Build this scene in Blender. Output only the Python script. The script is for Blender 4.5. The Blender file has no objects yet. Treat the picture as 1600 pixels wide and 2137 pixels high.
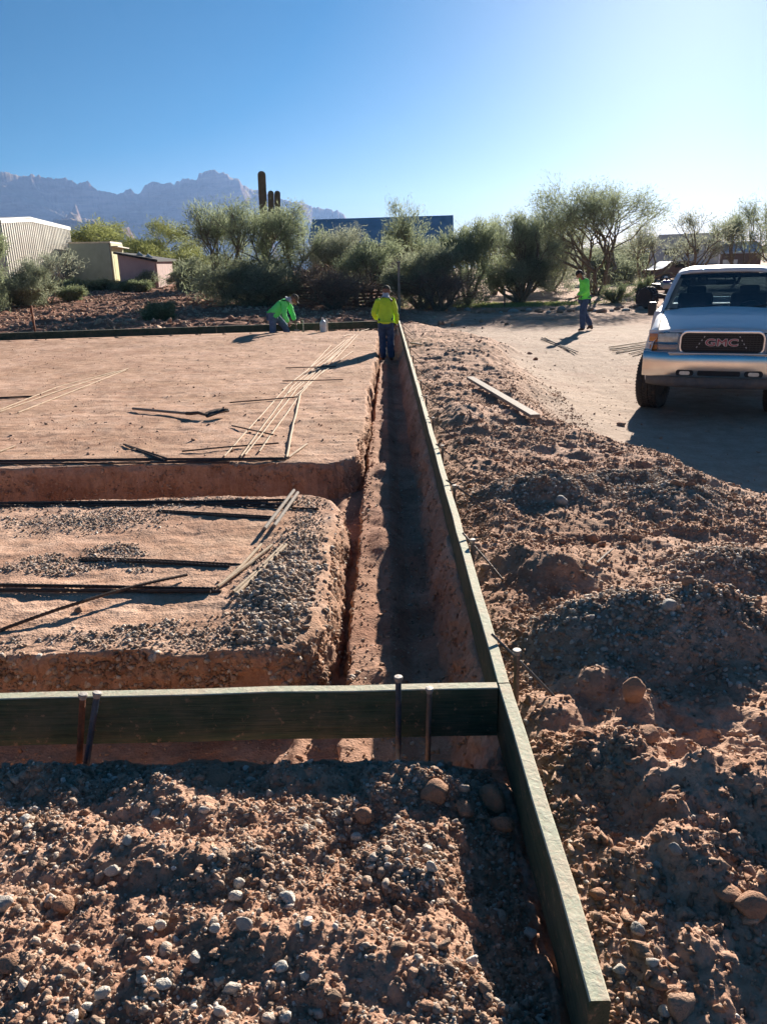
import bpy, bmesh, math, random
import numpy as np
from mathutils import Vector, Matrix, Quaternion
C = bpy.context.scene.collection
PI = math.pi
rad = math.radians
# ------------------------------------------------------------------ camera model (used to find where things stand on the ground)
F = 1580.0; CH = 1.6
PITCH = math.atan(506/F); YAW = rad(0.55); ROLL = rad(-1.4)
def _rx(a): c,s=math.cos(a),math.sin(a); return np.array([[1,0,0],[0,c,-s],[0,s,c]])
def _rz(a): c,s=math.cos(a),math.sin(a); return np.array([[c,-s,0],[s,c,0],[0,0,1]])
RM = _rz(YAW)@_rx(PI/2-PITCH)@_rz(ROLL)
def ray(x,y): return RM@np.array([(x-800)/F,(1068.5-y)/F,-1])
def at(x,y,z=0.0):
    d=ray(x,y); t=(z-CH)/d[2]; return d[0]*t,d[1]*t
def atY(x,y,Y):
    d=ray(x,y); t=Y/d[1]; return d[0]*t,Y,CH+d[2]*t
SUN_AZ = rad(20.5); SUN_EL = rad(18.6)

# ------------------------------------------------------------------ noise
def _hash(ix,iy,seed):
    h=(ix.astype(np.int64)*374761393+iy.astype(np.int64)*668265263+seed*1274126177)&0xffffffff
    h=((h^(h>>13))*1274126177)&0xffffffff
    h=((h^(h>>16))*2246822519)&0xffffffff
    h=h^(h>>15)
    return (h&0xffffff)/float(0x1000000)
def vnoise(x,y,seed=0):
    x=np.asarray(x,float); y=np.asarray(y,float)
    ix=np.floor(x); iy=np.floor(y); fx=x-ix; fy=y-iy
    fx=fx*fx*fx*(fx*(fx*6-15)+10); fy=fy*fy*fy*(fy*(fy*6-15)+10)
    ix=ix.astype(np.int64); iy=iy.astype(np.int64)
    a=_hash(ix,iy,seed); b=_hash(ix+1,iy,seed); c=_hash(ix,iy+1,seed); d=_hash(ix+1,iy+1,seed)
    return (a+(b-a)*fx+(c-a)*fy+(a-b-c+d)*fx*fy)*2-1
def fbm(x,y,seed=0,oct=4,gain=.5,lac=2.03):
    r=0;a=1.0;t=0
    for i in range(oct):
        r=r+a*vnoise(x,y,seed+i*17); t+=a; a*=gain; x=x*lac+3.1; y=y*lac+1.7
    return r/t
def worley(x,y,seed=0):
    ix=np.floor(x).astype(np.int64); iy=np.floor(y).astype(np.int64)
    best=np.full(np.shape(x),9.0); size=np.zeros(np.shape(x))
    for dx in (-1,0,1):
        for dy in (-1,0,1):
            cx=ix+dx; cy=iy+dy
            px=cx+_hash(cx,cy,seed); py=cy+_hash(cx,cy,seed+5)
            r=.45+.75*_hash(cx,cy,seed+9)
            d=((x-px)**2+(y-py)**2)/(r*r)
            best=np.minimum(best,d)
    return np.sqrt(best)
def sst(a,b,x):
    t=np.clip((x-a)/(b-a),0,1); return t*t*(3-2*t)
def lerp(a,b,t): return a+(b-a)*t

# ------------------------------------------------------------------ lie of the land
BY=[-50,0,5.5,8.5,12.2,17.4,20.5,23.5,26]; BX=[6,4.5,2.95,2.1,2.45,2.9,2.1,1.3,1.0]
def far_form_y(X): return 21.55+.125*(X+.3)
MOUNDS=[]   # x,y,rx,ry,h
for px,py,z,rx,ry,h in [(1130,1030,.12,.34,.22,.15),(1290,1010,.1,.36,.2,.10),(1400,1060,.05,.3,.2,.08),(960,870,.1,.3,.5,.12),(1330,1290,.2,.40,.24,.17),
        (1170,1175,.15,.24,.15,.12),(1480,1330,.1,.25,.2,.08),(1545,1200,.1,.3,.2,.13),(1330,1470,.12,.07,.09,.07),(1120,1470,.1,.10,.09,.07),(1080,1010,.1,.2,.2,.05),
        (1220,1430,.1,.14,.07,.05),(1290,1560,.12,.14,.10,.06),(1480,1640,.1,.2,.14,.07),(1180,1560,.12,.09,.09,.06),(1080,1170,.1,.1,.09,.06),(1430,1800,.1,.16,.10,.05),
        (1000,740,.05,.6,1.4,.12),(1080,850,.02,.35,.7,.08),(1560,1700,.05,.2,.15,.05)]:
    X,Y=at(px,py,z); MOUNDS.append((X,Y,rx,ry,h))
FGM=[]
for px,py,rx,ry,h in [(60,1640,.12,.08,.05),(230,1600,.07,.06,.03),(330,1680,.2,.1,.02),(900,1660,.14,.07,.05),(620,1640,.12,.06,.05),(740,1760,.1,.09,-.045),
        (420,1830,.2,.12,.03),(860,2060,.15,.1,.035),(180,2050,.2,.12,.03),(1010,1800,.12,.12,-.05),(1060,1980,.1,.14,-.05),(560,1990,.16,.1,.02)]:
    X,Y=at(px,py,.06); FGM.append((X,Y,rx,ry,h))
def rbox(X,Y,x0,x1,y0,y1,r):
    cx=(x0+x1)/2; cy=(y0+y1)/2
    qx=np.abs(X-cx)-(x1-x0)/2+r; qy=np.abs(Y-cy)-(y1-y0)/2+r
    return np.sqrt(np.maximum(qx,0)**2+np.maximum(qy,0)**2)+np.minimum(np.maximum(qx,qy),0)-r
def ground(X,Y):
    """height, gravel, yard, red"""
    X=np.asarray(X,float); Y=np.asarray(Y,float)
    n1=fbm(X*1.3,Y*1.3,1,3); n2=fbm(X*4.5,Y*4.5,2,3); n3=fbm(X*13,Y*13,3,3)
    # ---- solids
    xe=-.29+.10*np.clip((Y-6.7)/8,0,1)
    edge=.03*fbm(X*3.3+5,Y*3.3,21,2)+.045*fbm(X*0+7,Y*1.5,22,2)*sst(-1.2,-.6,X)+.012*n3+.008*fbm(X*30,Y*30,31,2)
    s_near=rbox(X,Y,-40,-.385,3.02,5.44,.33)+edge+.02*n2
    s_far=rbox(X-xe+.05,Y,-40,0,6.5,20.75,.38)+edge-np.where(X<-3,.12*(X+3),0)*0
    s_far=np.maximum(s_far,Y-(far_form_y(X)-.50)+edge)
    s_fg=np.maximum(Y-2.12,-99)+.045*fbm(X*6,Y*0+3,41,4)+.03*n3
    s_bm=(.36-X)+.015*n2+.02*n3
    s_out=(far_form_y(X)-.03)-Y
    s_pad=np.minimum(s_near,s_far)
    # ---- heights of the solids
    foot=np.exp(-(worley(X*2.1,Y*1.25,231)*3.4)**2)
    h_pad=-.011*foot+.065*sst(16.5,20,Y)+.010*n1+.006*n2+.0045*n3+.0065*fbm(X*2.2+.3*n2,Y*13,211,3)+.0030*fbm(X*45,Y*60,212,2)*sst(12,5,Y)
    gcx,gcy=at(560,1230,.02)
    corner=np.exp(-(((X-gcx-.06)/.17)**2+((Y-gcy)/.60)**2))
    h_pad=h_pad+.035*corner*(1+.5*n2)
    fgm=np.zeros_like(X)
    for mx,my,rx,ry,h in FGM: fgm=fgm+h*np.exp(-(((X-mx)/rx)**2+((Y-my)/ry)**2))
    h_fg=(.058+.025*sst(2.08,1.78,Y))*sst(.44,.16,X)-.03*sst(0.05,.35,X)+fgm+.022*n2+.012*n3
    md=np.zeros_like(X)
    for mx,my,rx,ry,h in MOUNDS: md=md+h*np.exp(-(((X-mx)/rx)**2+((Y-my)/ry)**2))
    b=np.interp(Y,BY,BX)
    bs=sst(b+.15,b-.75,X+.25*n1)
    h_bm=.10*sst(-.5,3,Y)+.0+md+.045*n1+.035*n2+.016*n3
    h_bm=lerp(.05+.012*n2,h_bm,sst(.38,.75,X))
    h_yard=-.2-.14*sst(2.0,3.5,X)*sst(19,12.5,Y)+.010*n1+.006*n2+.003*n3+.006*fbm((X-.18*Y)*9,Y*1.6,213,3)+.003*fbm(X*30,Y*34,214,2)
    h_bm=lerp(h_yard,h_bm,bs)
    # ---- beyond the far form
    fl=sst(3,-6,X)
    ramp=lerp(np.interp(Y,[22,24,38,60,200],[-.2,-.2,.08,.4,.8]),np.interp(Y,[21,24,32,50,70,200],[.03,.10,.22,.95,1.3,2.0]),fl)
    rough=sst(21.6,23,Y)*sst(70,46,Y)*lerp(.12,1,sst(2.0,0,X))
    rows=vnoise(X*.22,Y*1.15+.05*X,51)*.10+fbm(X*1.1,Y*2.6,52,3)*.10+fbm(X*3.1,Y*5,53,2)*.05
    h_out=ramp+rough*rows+.02*n2*sst(20,24,Y)
    out_r=sst(22.8,25.5,Y)
    h_bm=lerp(h_bm,h_out,out_r)
    # ---- pick
    s_all=np.minimum(np.minimum(s_pad,s_fg),np.minimum(s_bm,s_out))
    w_pad=.055+.02*n2; w_bm=.15; 
    w_pad=w_pad+np.where(s_near<=s_far,.085*sst(-.85,-.5,X),.05*sst(-.75,-.4,X-xe+.29))*sst(12,7,Y)
    t=np.clip(s_pad/np.clip(w_pad,.035,.25),0,1)**(1.0+.9*sst(-.9,-.5,X)); t=t*t*(3-2*t)
    t=np.minimum(t,sst(0,w_bm,s_bm)); t=np.minimum(t,sst(0,.06,s_fg)); t=np.minimum(t,sst(0,.06,s_out))
    # floor
    slot=sst(-.205,-.228,X-(xe+.29)*.8+.02*fbm(Y*1.6,Y*0,61,2))*sst(-.52,-.36,X)
    fl_long=-.160-.15*slot-.06*sst(-.02,.10,X)+.012*n2+.007*n3+.075*fbm(X*1.6+9,Y*1.9,221,3)*sst(-.17,-.05,X)
    fl_cross=-.33+.012*n2+.006*n3
    floor=lerp(fl_cross,fl_long,sst(-.46,-.36,X))
    # a little fall of loose soil along the bank
    solid=np.where(s_bm<=np.minimum(s_pad,np.minimum(s_fg,s_out)),h_bm,h_pad)
    solid=np.where(s_fg<=np.minimum(s_pad,np.minimum(s_bm,s_out)),h_fg,solid)
    solid=np.where((X>.36)&(Y<22.8),h_bm,solid)
    wfg=sst(.40,.30,X)
    solid=np.where((X<=.40)&(Y<2.2),h_fg,solid)
    solid=np.where((s_out<=0)&(X<=.36),h_out,solid)
    solid=np.where((s_out<=0)&(X>.36),lerp(h_bm,h_out,out_r),solid)
    nearpad=(s_pad<=np.minimum(s_bm,np.minimum(s_fg,s_out)))
    solid=np.where(nearpad,h_pad,solid)
    H=lerp(solid,floor,t)
    # ---- clods
    rfg=sst(2.15,2.0,Y)*sst(.40,.35,X)
    rbm=bs*sst(.40,.5,X)*(1-out_r)
    rgh=np.clip(rfg*.9+rbm*(.55+.5*fbm(X*1.1,Y*1.1,71,2)+.3*n2),0,1)
    bank=np.clip(4*t*(1-t),0,1)*.45+.12*t
    rgh=np.maximum(rgh,bank)
    padr=np.where(nearpad&(t<.5),.10+.25*corner,0)
    rgh=np.maximum(rgh,padr)
    yardr=.05*(1-bs)*sst(.4,.5,X)
    rgh=np.maximum(rgh,yardr)
    near=sst(9,3,Y); mid=sst(30,10,Y)
    c1=np.clip(1-worley(X*7.5+.3*n2,Y*7.5+.3*n3,81),0,1)
    c2=np.clip(1-worley(X*19,Y*19,82),0,1)
    H=H+rgh*(.034*c1*mid+.019*c2*lerp(.4,1,near))
    c3=np.clip(1-worley(X*47,Y*47,83),0,1); c4=np.clip(1-worley(X*90+.5*n3,Y*90,84),0,1)
    H=H+rgh*(.009*c3+.005*c4)*near+rgh*near*.005*fbm(X*38,Y*38,85,3)
    # tracks in the yard
    tr=np.exp(-((X-(5.6+.12*Y))/.18)**2)+np.exp(-((X-(4.0+.12*Y))/.18)**2)
    H=H-.012*tr*(1-bs)*sst(.4,.5,X)*sst(23,20,Y)
    # ---- colour zones
    grav=np.zeros_like(X)
    gx,gy=at(110,1170,0)
    g1=sst(.0,.35,fbm(X*2.4+2,Y*3.4,91,3)+.75*np.exp(-(((X-gx)/.65)**2+((Y-gy)/.36)**2))-.52)*(s_near<0)
    gx2,gy2=at(200,1085,0); g2=np.exp(-(((X-gx2)/.36)**2+((Y-gy2)/.20)**2))*(s_near<0)
    grav=np.clip(np.maximum(g1*.8,g2)+corner*1.1*(s_near<.02)+.6*np.exp(-((s_near+.12)/.1)**2)*(s_near<.03)*sst(-.2,.3,n2+.1),0,1)
    mg=np.zeros_like(X)
    for i in (0,1,2,4,7): 
        mx,my,rx,ry,h=MOUNDS[i]; mg=mg+np.exp(-(((X-mx)/(rx*1.1))**2+((Y-my)/(ry*1.2))**2))
    grav=np.maximum(grav,np.clip(mg,0,1)*bs)
    grav=np.maximum(grav,rfg*sst(-.1,.35,fbm(X*5,Y*5,95,3))*.7)
    red_=0
    yard=np.clip((1-bs)*sst(.45,.6,X),0,1)*sst(26,23,Y)
    red=np.clip(rough*1.1+.55*t+.30*rfg+.15*rbm+.25*sst(.1,.5,fbm(X*1.7,Y*1.7,97,2)),0,1)
    return H,grav,yard,red,rgh
def H(x,y):
    return float(ground(np.array([float(x)]),np.array([float(y)]))[0][0])
def on_ground(px,py):
    """where the line of sight through a pixel meets the ground"""
    d=ray(px,py); t=np.concatenate([np.linspace(.9,9,1600),np.linspace(9,80,3000)])
    t=t/np.linalg.norm(d)*1.0
    X=d[0]*t; Y=d[1]*t; Z=CH+d[2]*t; h=ground(X,Y)[0]
    k=np.argmax(Z<h)
    if Z[k]>=h[k]: k=len(t)-1
    return X[k],Y[k],h[k]

# ------------------------------------------------------------------ object helpers
def tag(o,label=None,cat=None,group=None,kind=None):
    if label: o['label']=label
    if cat: o['category']=cat
    if group: o['group']=group
    if kind: o['kind']=kind
    return o
def empty(name,loc=(0,0,0),rz=0.0,label=None,cat=None,group=None):
    o=bpy.data.objects.new(name,None); C.objects.link(o); o.location=loc; o.rotation_euler=(0,0,rz); o.empty_display_size=.1
    return tag(o,label,cat,group)
def mesh_np(name,V,Fc,mat,parent=None,smooth=True,loops=None,uv=None):
    """V (n,3); Fc (m,k)"""
    me=bpy.data.meshes.new(name); V=np.asarray(V,np.float32); Fc=np.asarray(Fc,np.int32)
    me.vertices.add(len(V)); me.vertices.foreach_set('co',V.ravel())
    m,k=Fc.shape
    me.loops.add(m*k); me.loops.foreach_set('vertex_index',Fc.ravel())
    me.polygons.add(m); me.polygons.foreach_set('loop_start',np.arange(0,m*k,k,dtype=np.int32)); me.polygons.foreach_set('loop_total',np.full(m,k,np.int32))
    me.update(calc_edges=True)
    if smooth: me.polygons.foreach_set('use_smooth',np.ones(m,bool))
    if mat: me.materials.append(mat)
    o=bpy.data.objects.new(name,me); C.objects.link(o)
    if parent: o.parent=parent
    return o
class MB:
    """collects shapes, builds ONE mesh object"""
    def __init__(s): s.bm=bmesh.new()
    def box(s,c,size,rot=None,bev=0,seg=2):
        t=bmesh.new(); bmesh.ops.create_cube(t,size=1)
        for v in t.verts: v.co=Vector((v.co.x*size[0],v.co.y*size[1],v.co.z*size[2]))
        if bev: bmesh.ops.bevel(t,geom=list(t.edges),offset=bev,segments=seg,affect='EDGES',profile=.6)
        M=Matrix.Translation(c)
        if rot is not None: M=M@(rot if isinstance(rot,Matrix) else Matrix.Rotation(rot,4,'Z'))
        bmesh.ops.transform(t,matrix=M,verts=t.verts); s.add(t); return s
    def add(s,t):
        me=bpy.data.meshes.new('t'); t.to_mesh(me); t.free(); s.bm.from_mesh(me); bpy.data.meshes.remove(me)
    def tube(s,pts,r,n=10,cap=True):
        pts=[Vector(p) for p in pts]; rr=r if isinstance(r,(list,tuple)) else [r]*len(pts)
        rings=[]; up=None
        for i,p in enumerate(pts):
            d=(pts[min(i+1,len(pts)-1)]-pts[max(i-1,0)]).normalized()
            if up is None: up=d.orthogonal().normalized()
            else:
                up=(up-d*up.dot(d)); up=up.normalized() if up.length>1e-6 else d.orthogonal().normalized()
            sd=d.cross(up)
            rings.append([s.bm.verts.new(p+(up*math.cos(2*PI*k/n)+sd*math.sin(2*PI*k/n))*rr[i]) for k in range(n)])
        for a,b in zip(rings,rings[1:]):
            for k in range(n): s.bm.faces.new((a[k],a[(k+1)%n],b[(k+1)%n],b[k]))
        if cap:
            s.bm.faces.new(rings[0][::-1]); s.bm.faces.new(rings[-1])
        return s
    def cyl(s,a,b,r,n=20): return s.tube([a,b],r,n)
    def lathe(s,prof,M=Matrix(),n=32):
        """prof list of (r,z) about local z"""
        rings=[]
        for r,z in prof: rings.append([s.bm.verts.new(M@Vector((r*math.cos(2*PI*k/n),r*math.sin(2*PI*k/n),z))) for k in range(n)])
        for a,b in zip(rings,rings[1:]):
            for k in range(n): s.bm.faces.new((a[k],a[(k+1)%n],b[(k+1)%n],b[k]))
        if prof[0][0]>1e-4: s.bm.faces.new(rings[0][::-1])
        if prof[-1][0]>1e-4: s.bm.faces.new(rings[-1])
        return s
    def prism(s,poly,h0,h1,M=Matrix()):
        a=[s.bm.verts.new(M@Vector((x,y,h0))) for x,y in poly]; b=[s.bm.verts.new(M@Vector((x,y,h1))) for x,y in poly]
        n=len(poly)
        for k in range(n): s.bm.faces.new((a[k],a[(k+1)%n],b[(k+1)%n],b[k]))
        s.bm.faces.new(a[::-1]); s.bm.faces.new(b); return s
    def grid(s,rows,close=False):
        R=[[s.bm.verts.new(p) for p in r] for r in rows]
        for a,b in zip(R,R[1:]):
            n=len(a)
            for k in range(n if close else n-1): s.bm.faces.new((a[k],a[(k+1)%n],b[(k+1)%n],b[k]))
        return s
    def build(s,name,mat,parent=None,smooth=False,ang=35):
        bmesh.ops.recalc_face_normals(s.bm,faces=s.bm.faces)
        me=bpy.data.meshes.new(name); s.bm.to_mesh(me); s.bm.free()
        if mat: me.materials.append(mat)
        if smooth:
            me.polygons.foreach_set('use_smooth',[True]*len(me.polygons)); me.set_sharp_from_angle(angle=rad(ang))
        o=bpy.data.objects.new(name,me); C.objects.link(o)
        if parent: o.parent=parent
        return o
def dup(o,parent=None):
    c=o.copy(); C.objects.link(c); c.parent=parent
    for ch in list(o.children): dup(ch,c)
    return c

# ------------------------------------------------------------------ materials
def newmat(name):
    m=bpy.data.materials.new(name); m.use_nodes=True; nt=m.node_tree
    return m,nt,nt.nodes['Principled BSDF']
def N(nt,t,**kw):
    n=nt.nodes.new(t)
    for k,v in kw.items():
        if k in n.inputs: n.inputs[k].default_value=v
        else: setattr(n,k,v)
    return n
def L(nt,a,b): nt.links.new(a,b)
def noise(nt,co,scale,detail=4,rough=.55,dist=0):
    n=N(nt,'ShaderNodeTexNoise'); n.inputs['Scale'].default_value=scale; n.inputs['Detail'].default_value=detail; n.inputs['Roughness'].default_value=rough; n.inputs['Distortion'].default_value=dist
    L(nt,co,n.inputs['Vector']); return n.outputs['Fac']
def ramp(nt,f,stops):
    r=N(nt,'ShaderNodeValToRGB'); e=r.color_ramp.elements
    while len(e)<len(stops): e.new(.5)
    for i,(p,c) in enumerate(stops): e[i].position=p; e[i].color=(*c,1) if len(c)==3 else c
    L(nt,f,r.inputs['Fac']); return r.outputs['Color']
def mix(nt,f,a,b,mode='MIX'):
    m=N(nt,'ShaderNodeMix',data_type='RGBA',blend_type=mode)
    for s,v in ((m.inputs[0],f),(m.inputs[6],a),(m.inputs[7],b)):
        if isinstance(v,(int,float)): s.default_value=v
        elif isinstance(v,tuple): s.default_value=(*v,1)
        else: L(nt,v,s)
    return m.outputs[2]
def math_(nt,op,a,b=None):
    m=N(nt,'ShaderNodeMath',operation=op)
    for i,v in enumerate((a,b)):
        if v is None: continue
        if isinstance(v,(int,float)): m.inputs[i].default_value=v
        else: L(nt,v,m.inputs[i])
    return m.outputs[0]
def bump(nt,bsdf,h,strength=.3,dist=.01,prev=None):
    b=N(nt,'ShaderNodeBump'); b.inputs['Strength'].default_value=strength; b.inputs['Distance'].default_value=dist
    L(nt,h,b.inputs['Height'])
    if prev: L(nt,prev,b.inputs['Normal'])
    L(nt,b.outputs['Normal'],bsdf.inputs['Normal']); return b.outputs['Normal']
def coords(nt,kind='Object'): return N(nt,'ShaderNodeTexCoord').outputs[kind]
def simple(name,col,rough=.6,metal=0,var=.12,scale=8,bumpy=0,coat=0,spec=.5,dirt=0):
    m,nt,b=newmat(name); co=coords(nt)
    f=noise(nt,co,scale,5)
    lo=tuple(c*(1-var) for c in col); hi=tuple(min(1,c*(1+var)) for c in col)
    c=ramp(nt,f,[(.3,lo),(.7,hi)])
    if dirt:
        f2=noise(nt,co,scale*.6,6,.65); f3=ramp(nt,f2,[(.5,(0,0,0)),(.75,(1,1,1))])
        c=mix(nt,math_(nt,'MULTIPLY',f3,dirt),c,(.36,.22,.14))
    L(nt,c,b.inputs['Base Color'])
    b.inputs['Roughness'].default_value=rough; b.inputs['Metallic'].default_value=metal
    b.inputs['Coat Weight'].default_value=coat; b.inputs['Specular IOR Level'].default_value=spec
    if bumpy: bump(nt,b,noise(nt,co,scale*4,4),bumpy,.01)
    return m
M={}
def soil_mat():
    m,nt,b=newmat('soil'); co=coords(nt)
    z=N(nt,'ShaderNodeAttribute',attribute_name='zone'); sep=N(nt,'ShaderNodeSeparateColor'); L(nt,z.outputs['Color'],sep.inputs[0])
    big=noise(nt,co,.7,6,.6); mid=noise(nt,co,5,6,.65); fine=noise(nt,co,42,5,.7); vf=noise(nt,co,190,3,.7)
    c=ramp(nt,mid,[(.28,(.41,.240,.160)),(.48,(.53,.345,.245)),(.70,(.64,.455,.340))])
    c2=ramp(nt,big,[(.35,(.80,.74,.68)),(.62,(1.08,1.05,1.05))])
    c=mix(nt,1.0,c,c2,'MULTIPLY')
    # crumbs of other colours
    sp=ramp(nt,fine,[(.30,(.72,.66,.62)),(.5,(1,1,1)),(.68,(1.18,1.2,1.22))]); c=mix(nt,.8,c,sp,'MULTIPLY')
    # gravel
    vor=N(nt,'ShaderNodeTexVoronoi'); vor.inputs['Scale'].default_value=42; L(nt,co,vor.inputs['Vector'])
    vc=N(nt,'ShaderNodeSeparateColor'); L(nt,vor.outputs['Color'],vc.inputs[0])
    gc=ramp(nt,vc.outputs[0],[(.0,(.20,.15,.12)),(.45,(.38,.31,.26)),(.8,(.50,.44,.38)),(1,(.62,.58,.53))])
    gf=math_(nt,'MULTIPLY',sep.outputs[0],math_(nt,'MULTIPLY',ramp(nt,vc.outputs[1],[(.25,(0,0,0)),(.5,(1,1,1))]),.6))
    c=mix(nt,gf,c,gc)
    yc=ramp(nt,mid,[(.3,(.37,.275,.205)),(.7,(.48,.375,.295))]); yc=mix(nt,.6,yc,sp,'MULTIPLY')
    c=mix(nt,math_(nt,'MULTIPLY',sep.outputs[1],.85),c,yc)
    rc=ramp(nt,mid,[(.3,(.17,.062,.036)),(.7,(.33,.150,.095))]); rc=mix(nt,.7,rc,sp,'MULTIPLY')
    c=mix(nt,math_(nt,'MULTIPLY',sep.outputs[2],.8),c,rc)
    L(nt,c,b.inputs['Base Color']); b.inputs['Roughness'].default_value=.95; b.inputs['Specular IOR Level'].default_value=.15
    ve=ramp(nt,vor.outputs['Distance'],[(0,(1,1,1)),(.7,(0,0,0))])
    h=math_(nt,'ADD',math_(nt,'MULTIPLY',mid,.9),math_(nt,'MULTIPLY',fine,.45)); h=math_(nt,'ADD',h,math_(nt,'MULTIPLY',vf,.12))
    h=math_(nt,'ADD',h,math_(nt,'MULTIPLY',math_(nt,'MULTIPLY',ve,sep.outputs[0]),.5))
    vor2=N(nt,'ShaderNodeTexVoronoi'); vor2.inputs['Scale'].default_value=75; L(nt,co,vor2.inputs['Vector'])
    h=math_(nt,'ADD',h,math_(nt,'MULTIPLY',ramp(nt,vor2.outputs['Distance'],[(0,(1,1,1)),(.6,(0,0,0))]),.16))
    bump(nt,b,h,.75,.022)
    return m
def pebble_mat(name,stops,rough=.85,dust=.35):
    m,nt,b=newmat(name); co=coords(nt); g=N(nt,'ShaderNodeNewGeometry')
    c=ramp(nt,g.outputs['Random Per Island'],stops)
    f=noise(nt,co,60,5,.6); c=mix(nt,.6,c,ramp(nt,f,[(.3,(.78,.75,.72)),(.7,(1.15,1.13,1.1))]),'MULTIPLY')
    d=noise(nt,co,22,4,.6); c=mix(nt,math_(nt,'MULTIPLY',ramp(nt,d,[(.45,(0,0,0)),(.65,(1,1,1))]),dust),c,(.42,.24,.145))
    L(nt,c,b.inputs['Base Color']); b.inputs['Roughness'].default_value=rough; b.inputs['Specular IOR Level'].default_value=.25
    h=math_(nt,'ADD',noise(nt,co,140,4,.65),math_(nt,'MULTIPLY',noise(nt,co,38,4,.6),1.6)); bump(nt,b,h,.8,.012); return m
def wood_mat(name,base,dark,wear,axis=(1,1,1),wearf=.5):
    m,nt,b=newmat(name); co=coords(nt); mp=N(nt,'ShaderNodeMapping'); mp.inputs['Scale'].default_value=axis; L(nt,co,mp.inputs['Vector'])
    f=noise(nt,mp.outputs[0],14,6,.65,.4); c=ramp(nt,f,[(.3,dark),(.7,base)])
    w=noise(nt,co,5,6,.7); w2=noise(nt,mp.outputs[0],40,4,.6)
    k=ramp(nt,math_(nt,'ADD',math_(nt,'MULTIPLY',w,.6),math_(nt,'MULTIPLY',w2,.4)),[(.44,(0,0,0)),(.60,(1,1,1))])
    c=mix(nt,math_(nt,'MULTIPLY',k,wearf),c,wear)
    kn=N(nt,'ShaderNodeTexVoronoi'); kn.inputs['Scale'].default_value=3.3; L(nt,co,kn.inputs['Vector']); kk=ramp(nt,kn.outputs['Distance'],[(.03,(1,1,1)),(.06,(0,0,0))]); c=mix(nt,math_(nt,'MULTIPLY',kk,.7),c,tuple(q*.4 for q in dark))
    sp=ramp(nt,noise(nt,co,33,5,.7),[(.60,(0,0,0)),(.68,(1,1,1))]); c=mix(nt,math_(nt,'MULTIPLY',sp,.55),c,(.40,.25,.16))
    L(nt,c,b.inputs['Base Color']); b.inputs['Roughness'].default_value=.8; b.inputs['Specular IOR Level'].default_value=.25
    bump(nt,b,f,.6,.006); return m
def foliage_mat(name,a,b_,tr=.35):
    m,nt,b=newmat(name); g=N(nt,'ShaderNodeNewGeometry'); co=coords(nt)
    big=noise(nt,co,.9,3)
    c=ramp(nt,math_(nt,'ADD',math_(nt,'MULTIPLY',g.outputs['Random Per Island'],.5),math_(nt,'MULTIPLY',big,.5)),[(.25,a),(.75,b_)])
    d=N(nt,'ShaderNodeBsdfDiffuse'); t=N(nt,'ShaderNodeBsdfTranslucent'); L(nt,c,d.inputs[0]); L(nt,c,t.inputs[0])
    ms=N(nt,'ShaderNodeMixShader'); ms.inputs[0].default_value=tr; L(nt,d.outputs[0],ms.inputs[1]); L(nt,t.outputs[0],ms.inputs[2])
    L(nt,ms.outputs[0],nt.nodes['Material Output'].inputs['Surface']); return m
def glass_mat(name,tint=(.35,.42,.45),refl=1.0):
    m,nt,b=newmat(name); nt.nodes.remove(b)
    t=N(nt,'ShaderNodeBsdfTransparent'); t.inputs[0].default_value=(*tint,1); g=N(nt,'ShaderNodeBsdfGlossy'); g.inputs['Roughness'].default_value=.02
    fr=N(nt,'ShaderNodeFresnel'); fr.inputs[0].default_value=1.5
    ms=N(nt,'ShaderNodeMixShader'); L(nt,math_(nt,'MULTIPLY',fr.outputs[0],refl),ms.inputs[0]); L(nt,t.outputs[0],ms.inputs[1]); L(nt,g.outputs[0],ms.inputs[2])
    L(nt,ms.outputs[0],nt.nodes['Material Output'].inputs['Surface']); return m
M['soil']=soil_mat()
M['pebble']=pebble_mat('pebble',[(0,(.26,.18,.13)),(.3,(.45,.33,.25)),(.6,(.52,.43,.35)),(.85,(.64,.57,.49)),(1,(.78,.74,.69))])
M['clod']=pebble_mat('clod',[(0,(.35,.20,.135)),(.5,(.48,.305,.215)),(1,(.60,.43,.32))],.97,.3)
M['greystone']=pebble_mat('grey_stone',[(0,(.34,.31,.28)),(1,(.50,.47,.43))],.8,.25)
M['palestone']=pebble_mat('pale_stone',[(0,(.56,.51,.44)),(1,(.70,.65,.57))],.75,.12)
M['redrock']=pebble_mat('red_rock',[(0,(.36,.205,.135)),(1,(.44,.265,.18))],.95,.5)
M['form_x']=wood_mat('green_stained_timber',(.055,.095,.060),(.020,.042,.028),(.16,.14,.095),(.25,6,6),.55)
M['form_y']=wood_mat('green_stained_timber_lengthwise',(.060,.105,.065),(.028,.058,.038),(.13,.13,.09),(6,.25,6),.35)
M['form_top']=wood_mat('worn_green_edge_with_glare',(.62,.62,.48),(.38,.42,.30),(.62,.49,.36),(3,3,3),.8)  # worn top edge; the pale base colour also carries the grazing sun glare
M['greywood']=wood_mat('weathered_board',(.32,.29,.25),(.19,.16,.14),(.36,.25,.18),(3,3,3),.4)
M['pallet']=wood_mat('old_pallet_wood',(.22,.12,.085),(.10,.055,.04),(.28,.2,.15),(3,3,3),.3)
M['rust']=simple('rusty_steel',(.22,.085,.045),.85,.3,.45,30,.4)
M['blue_stake']=simple('dark_blue_steel',(.055,.085,.13),.5,.6,.4,25,.3,dirt=.5)
M['stake']=simple('dull_steel',(.20,.17,.15),.6,.5,.3,30,.3,dirt=.6)
M['stake_head']=simple('hammered_steel_head',(.36,.33,.30),.6,.3,.2,30,.2)
M['rebar_dark']=simple('dark_rebar',(.085,.060,.050),.7,.4,.35,20,.2,dirt=.25)
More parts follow.
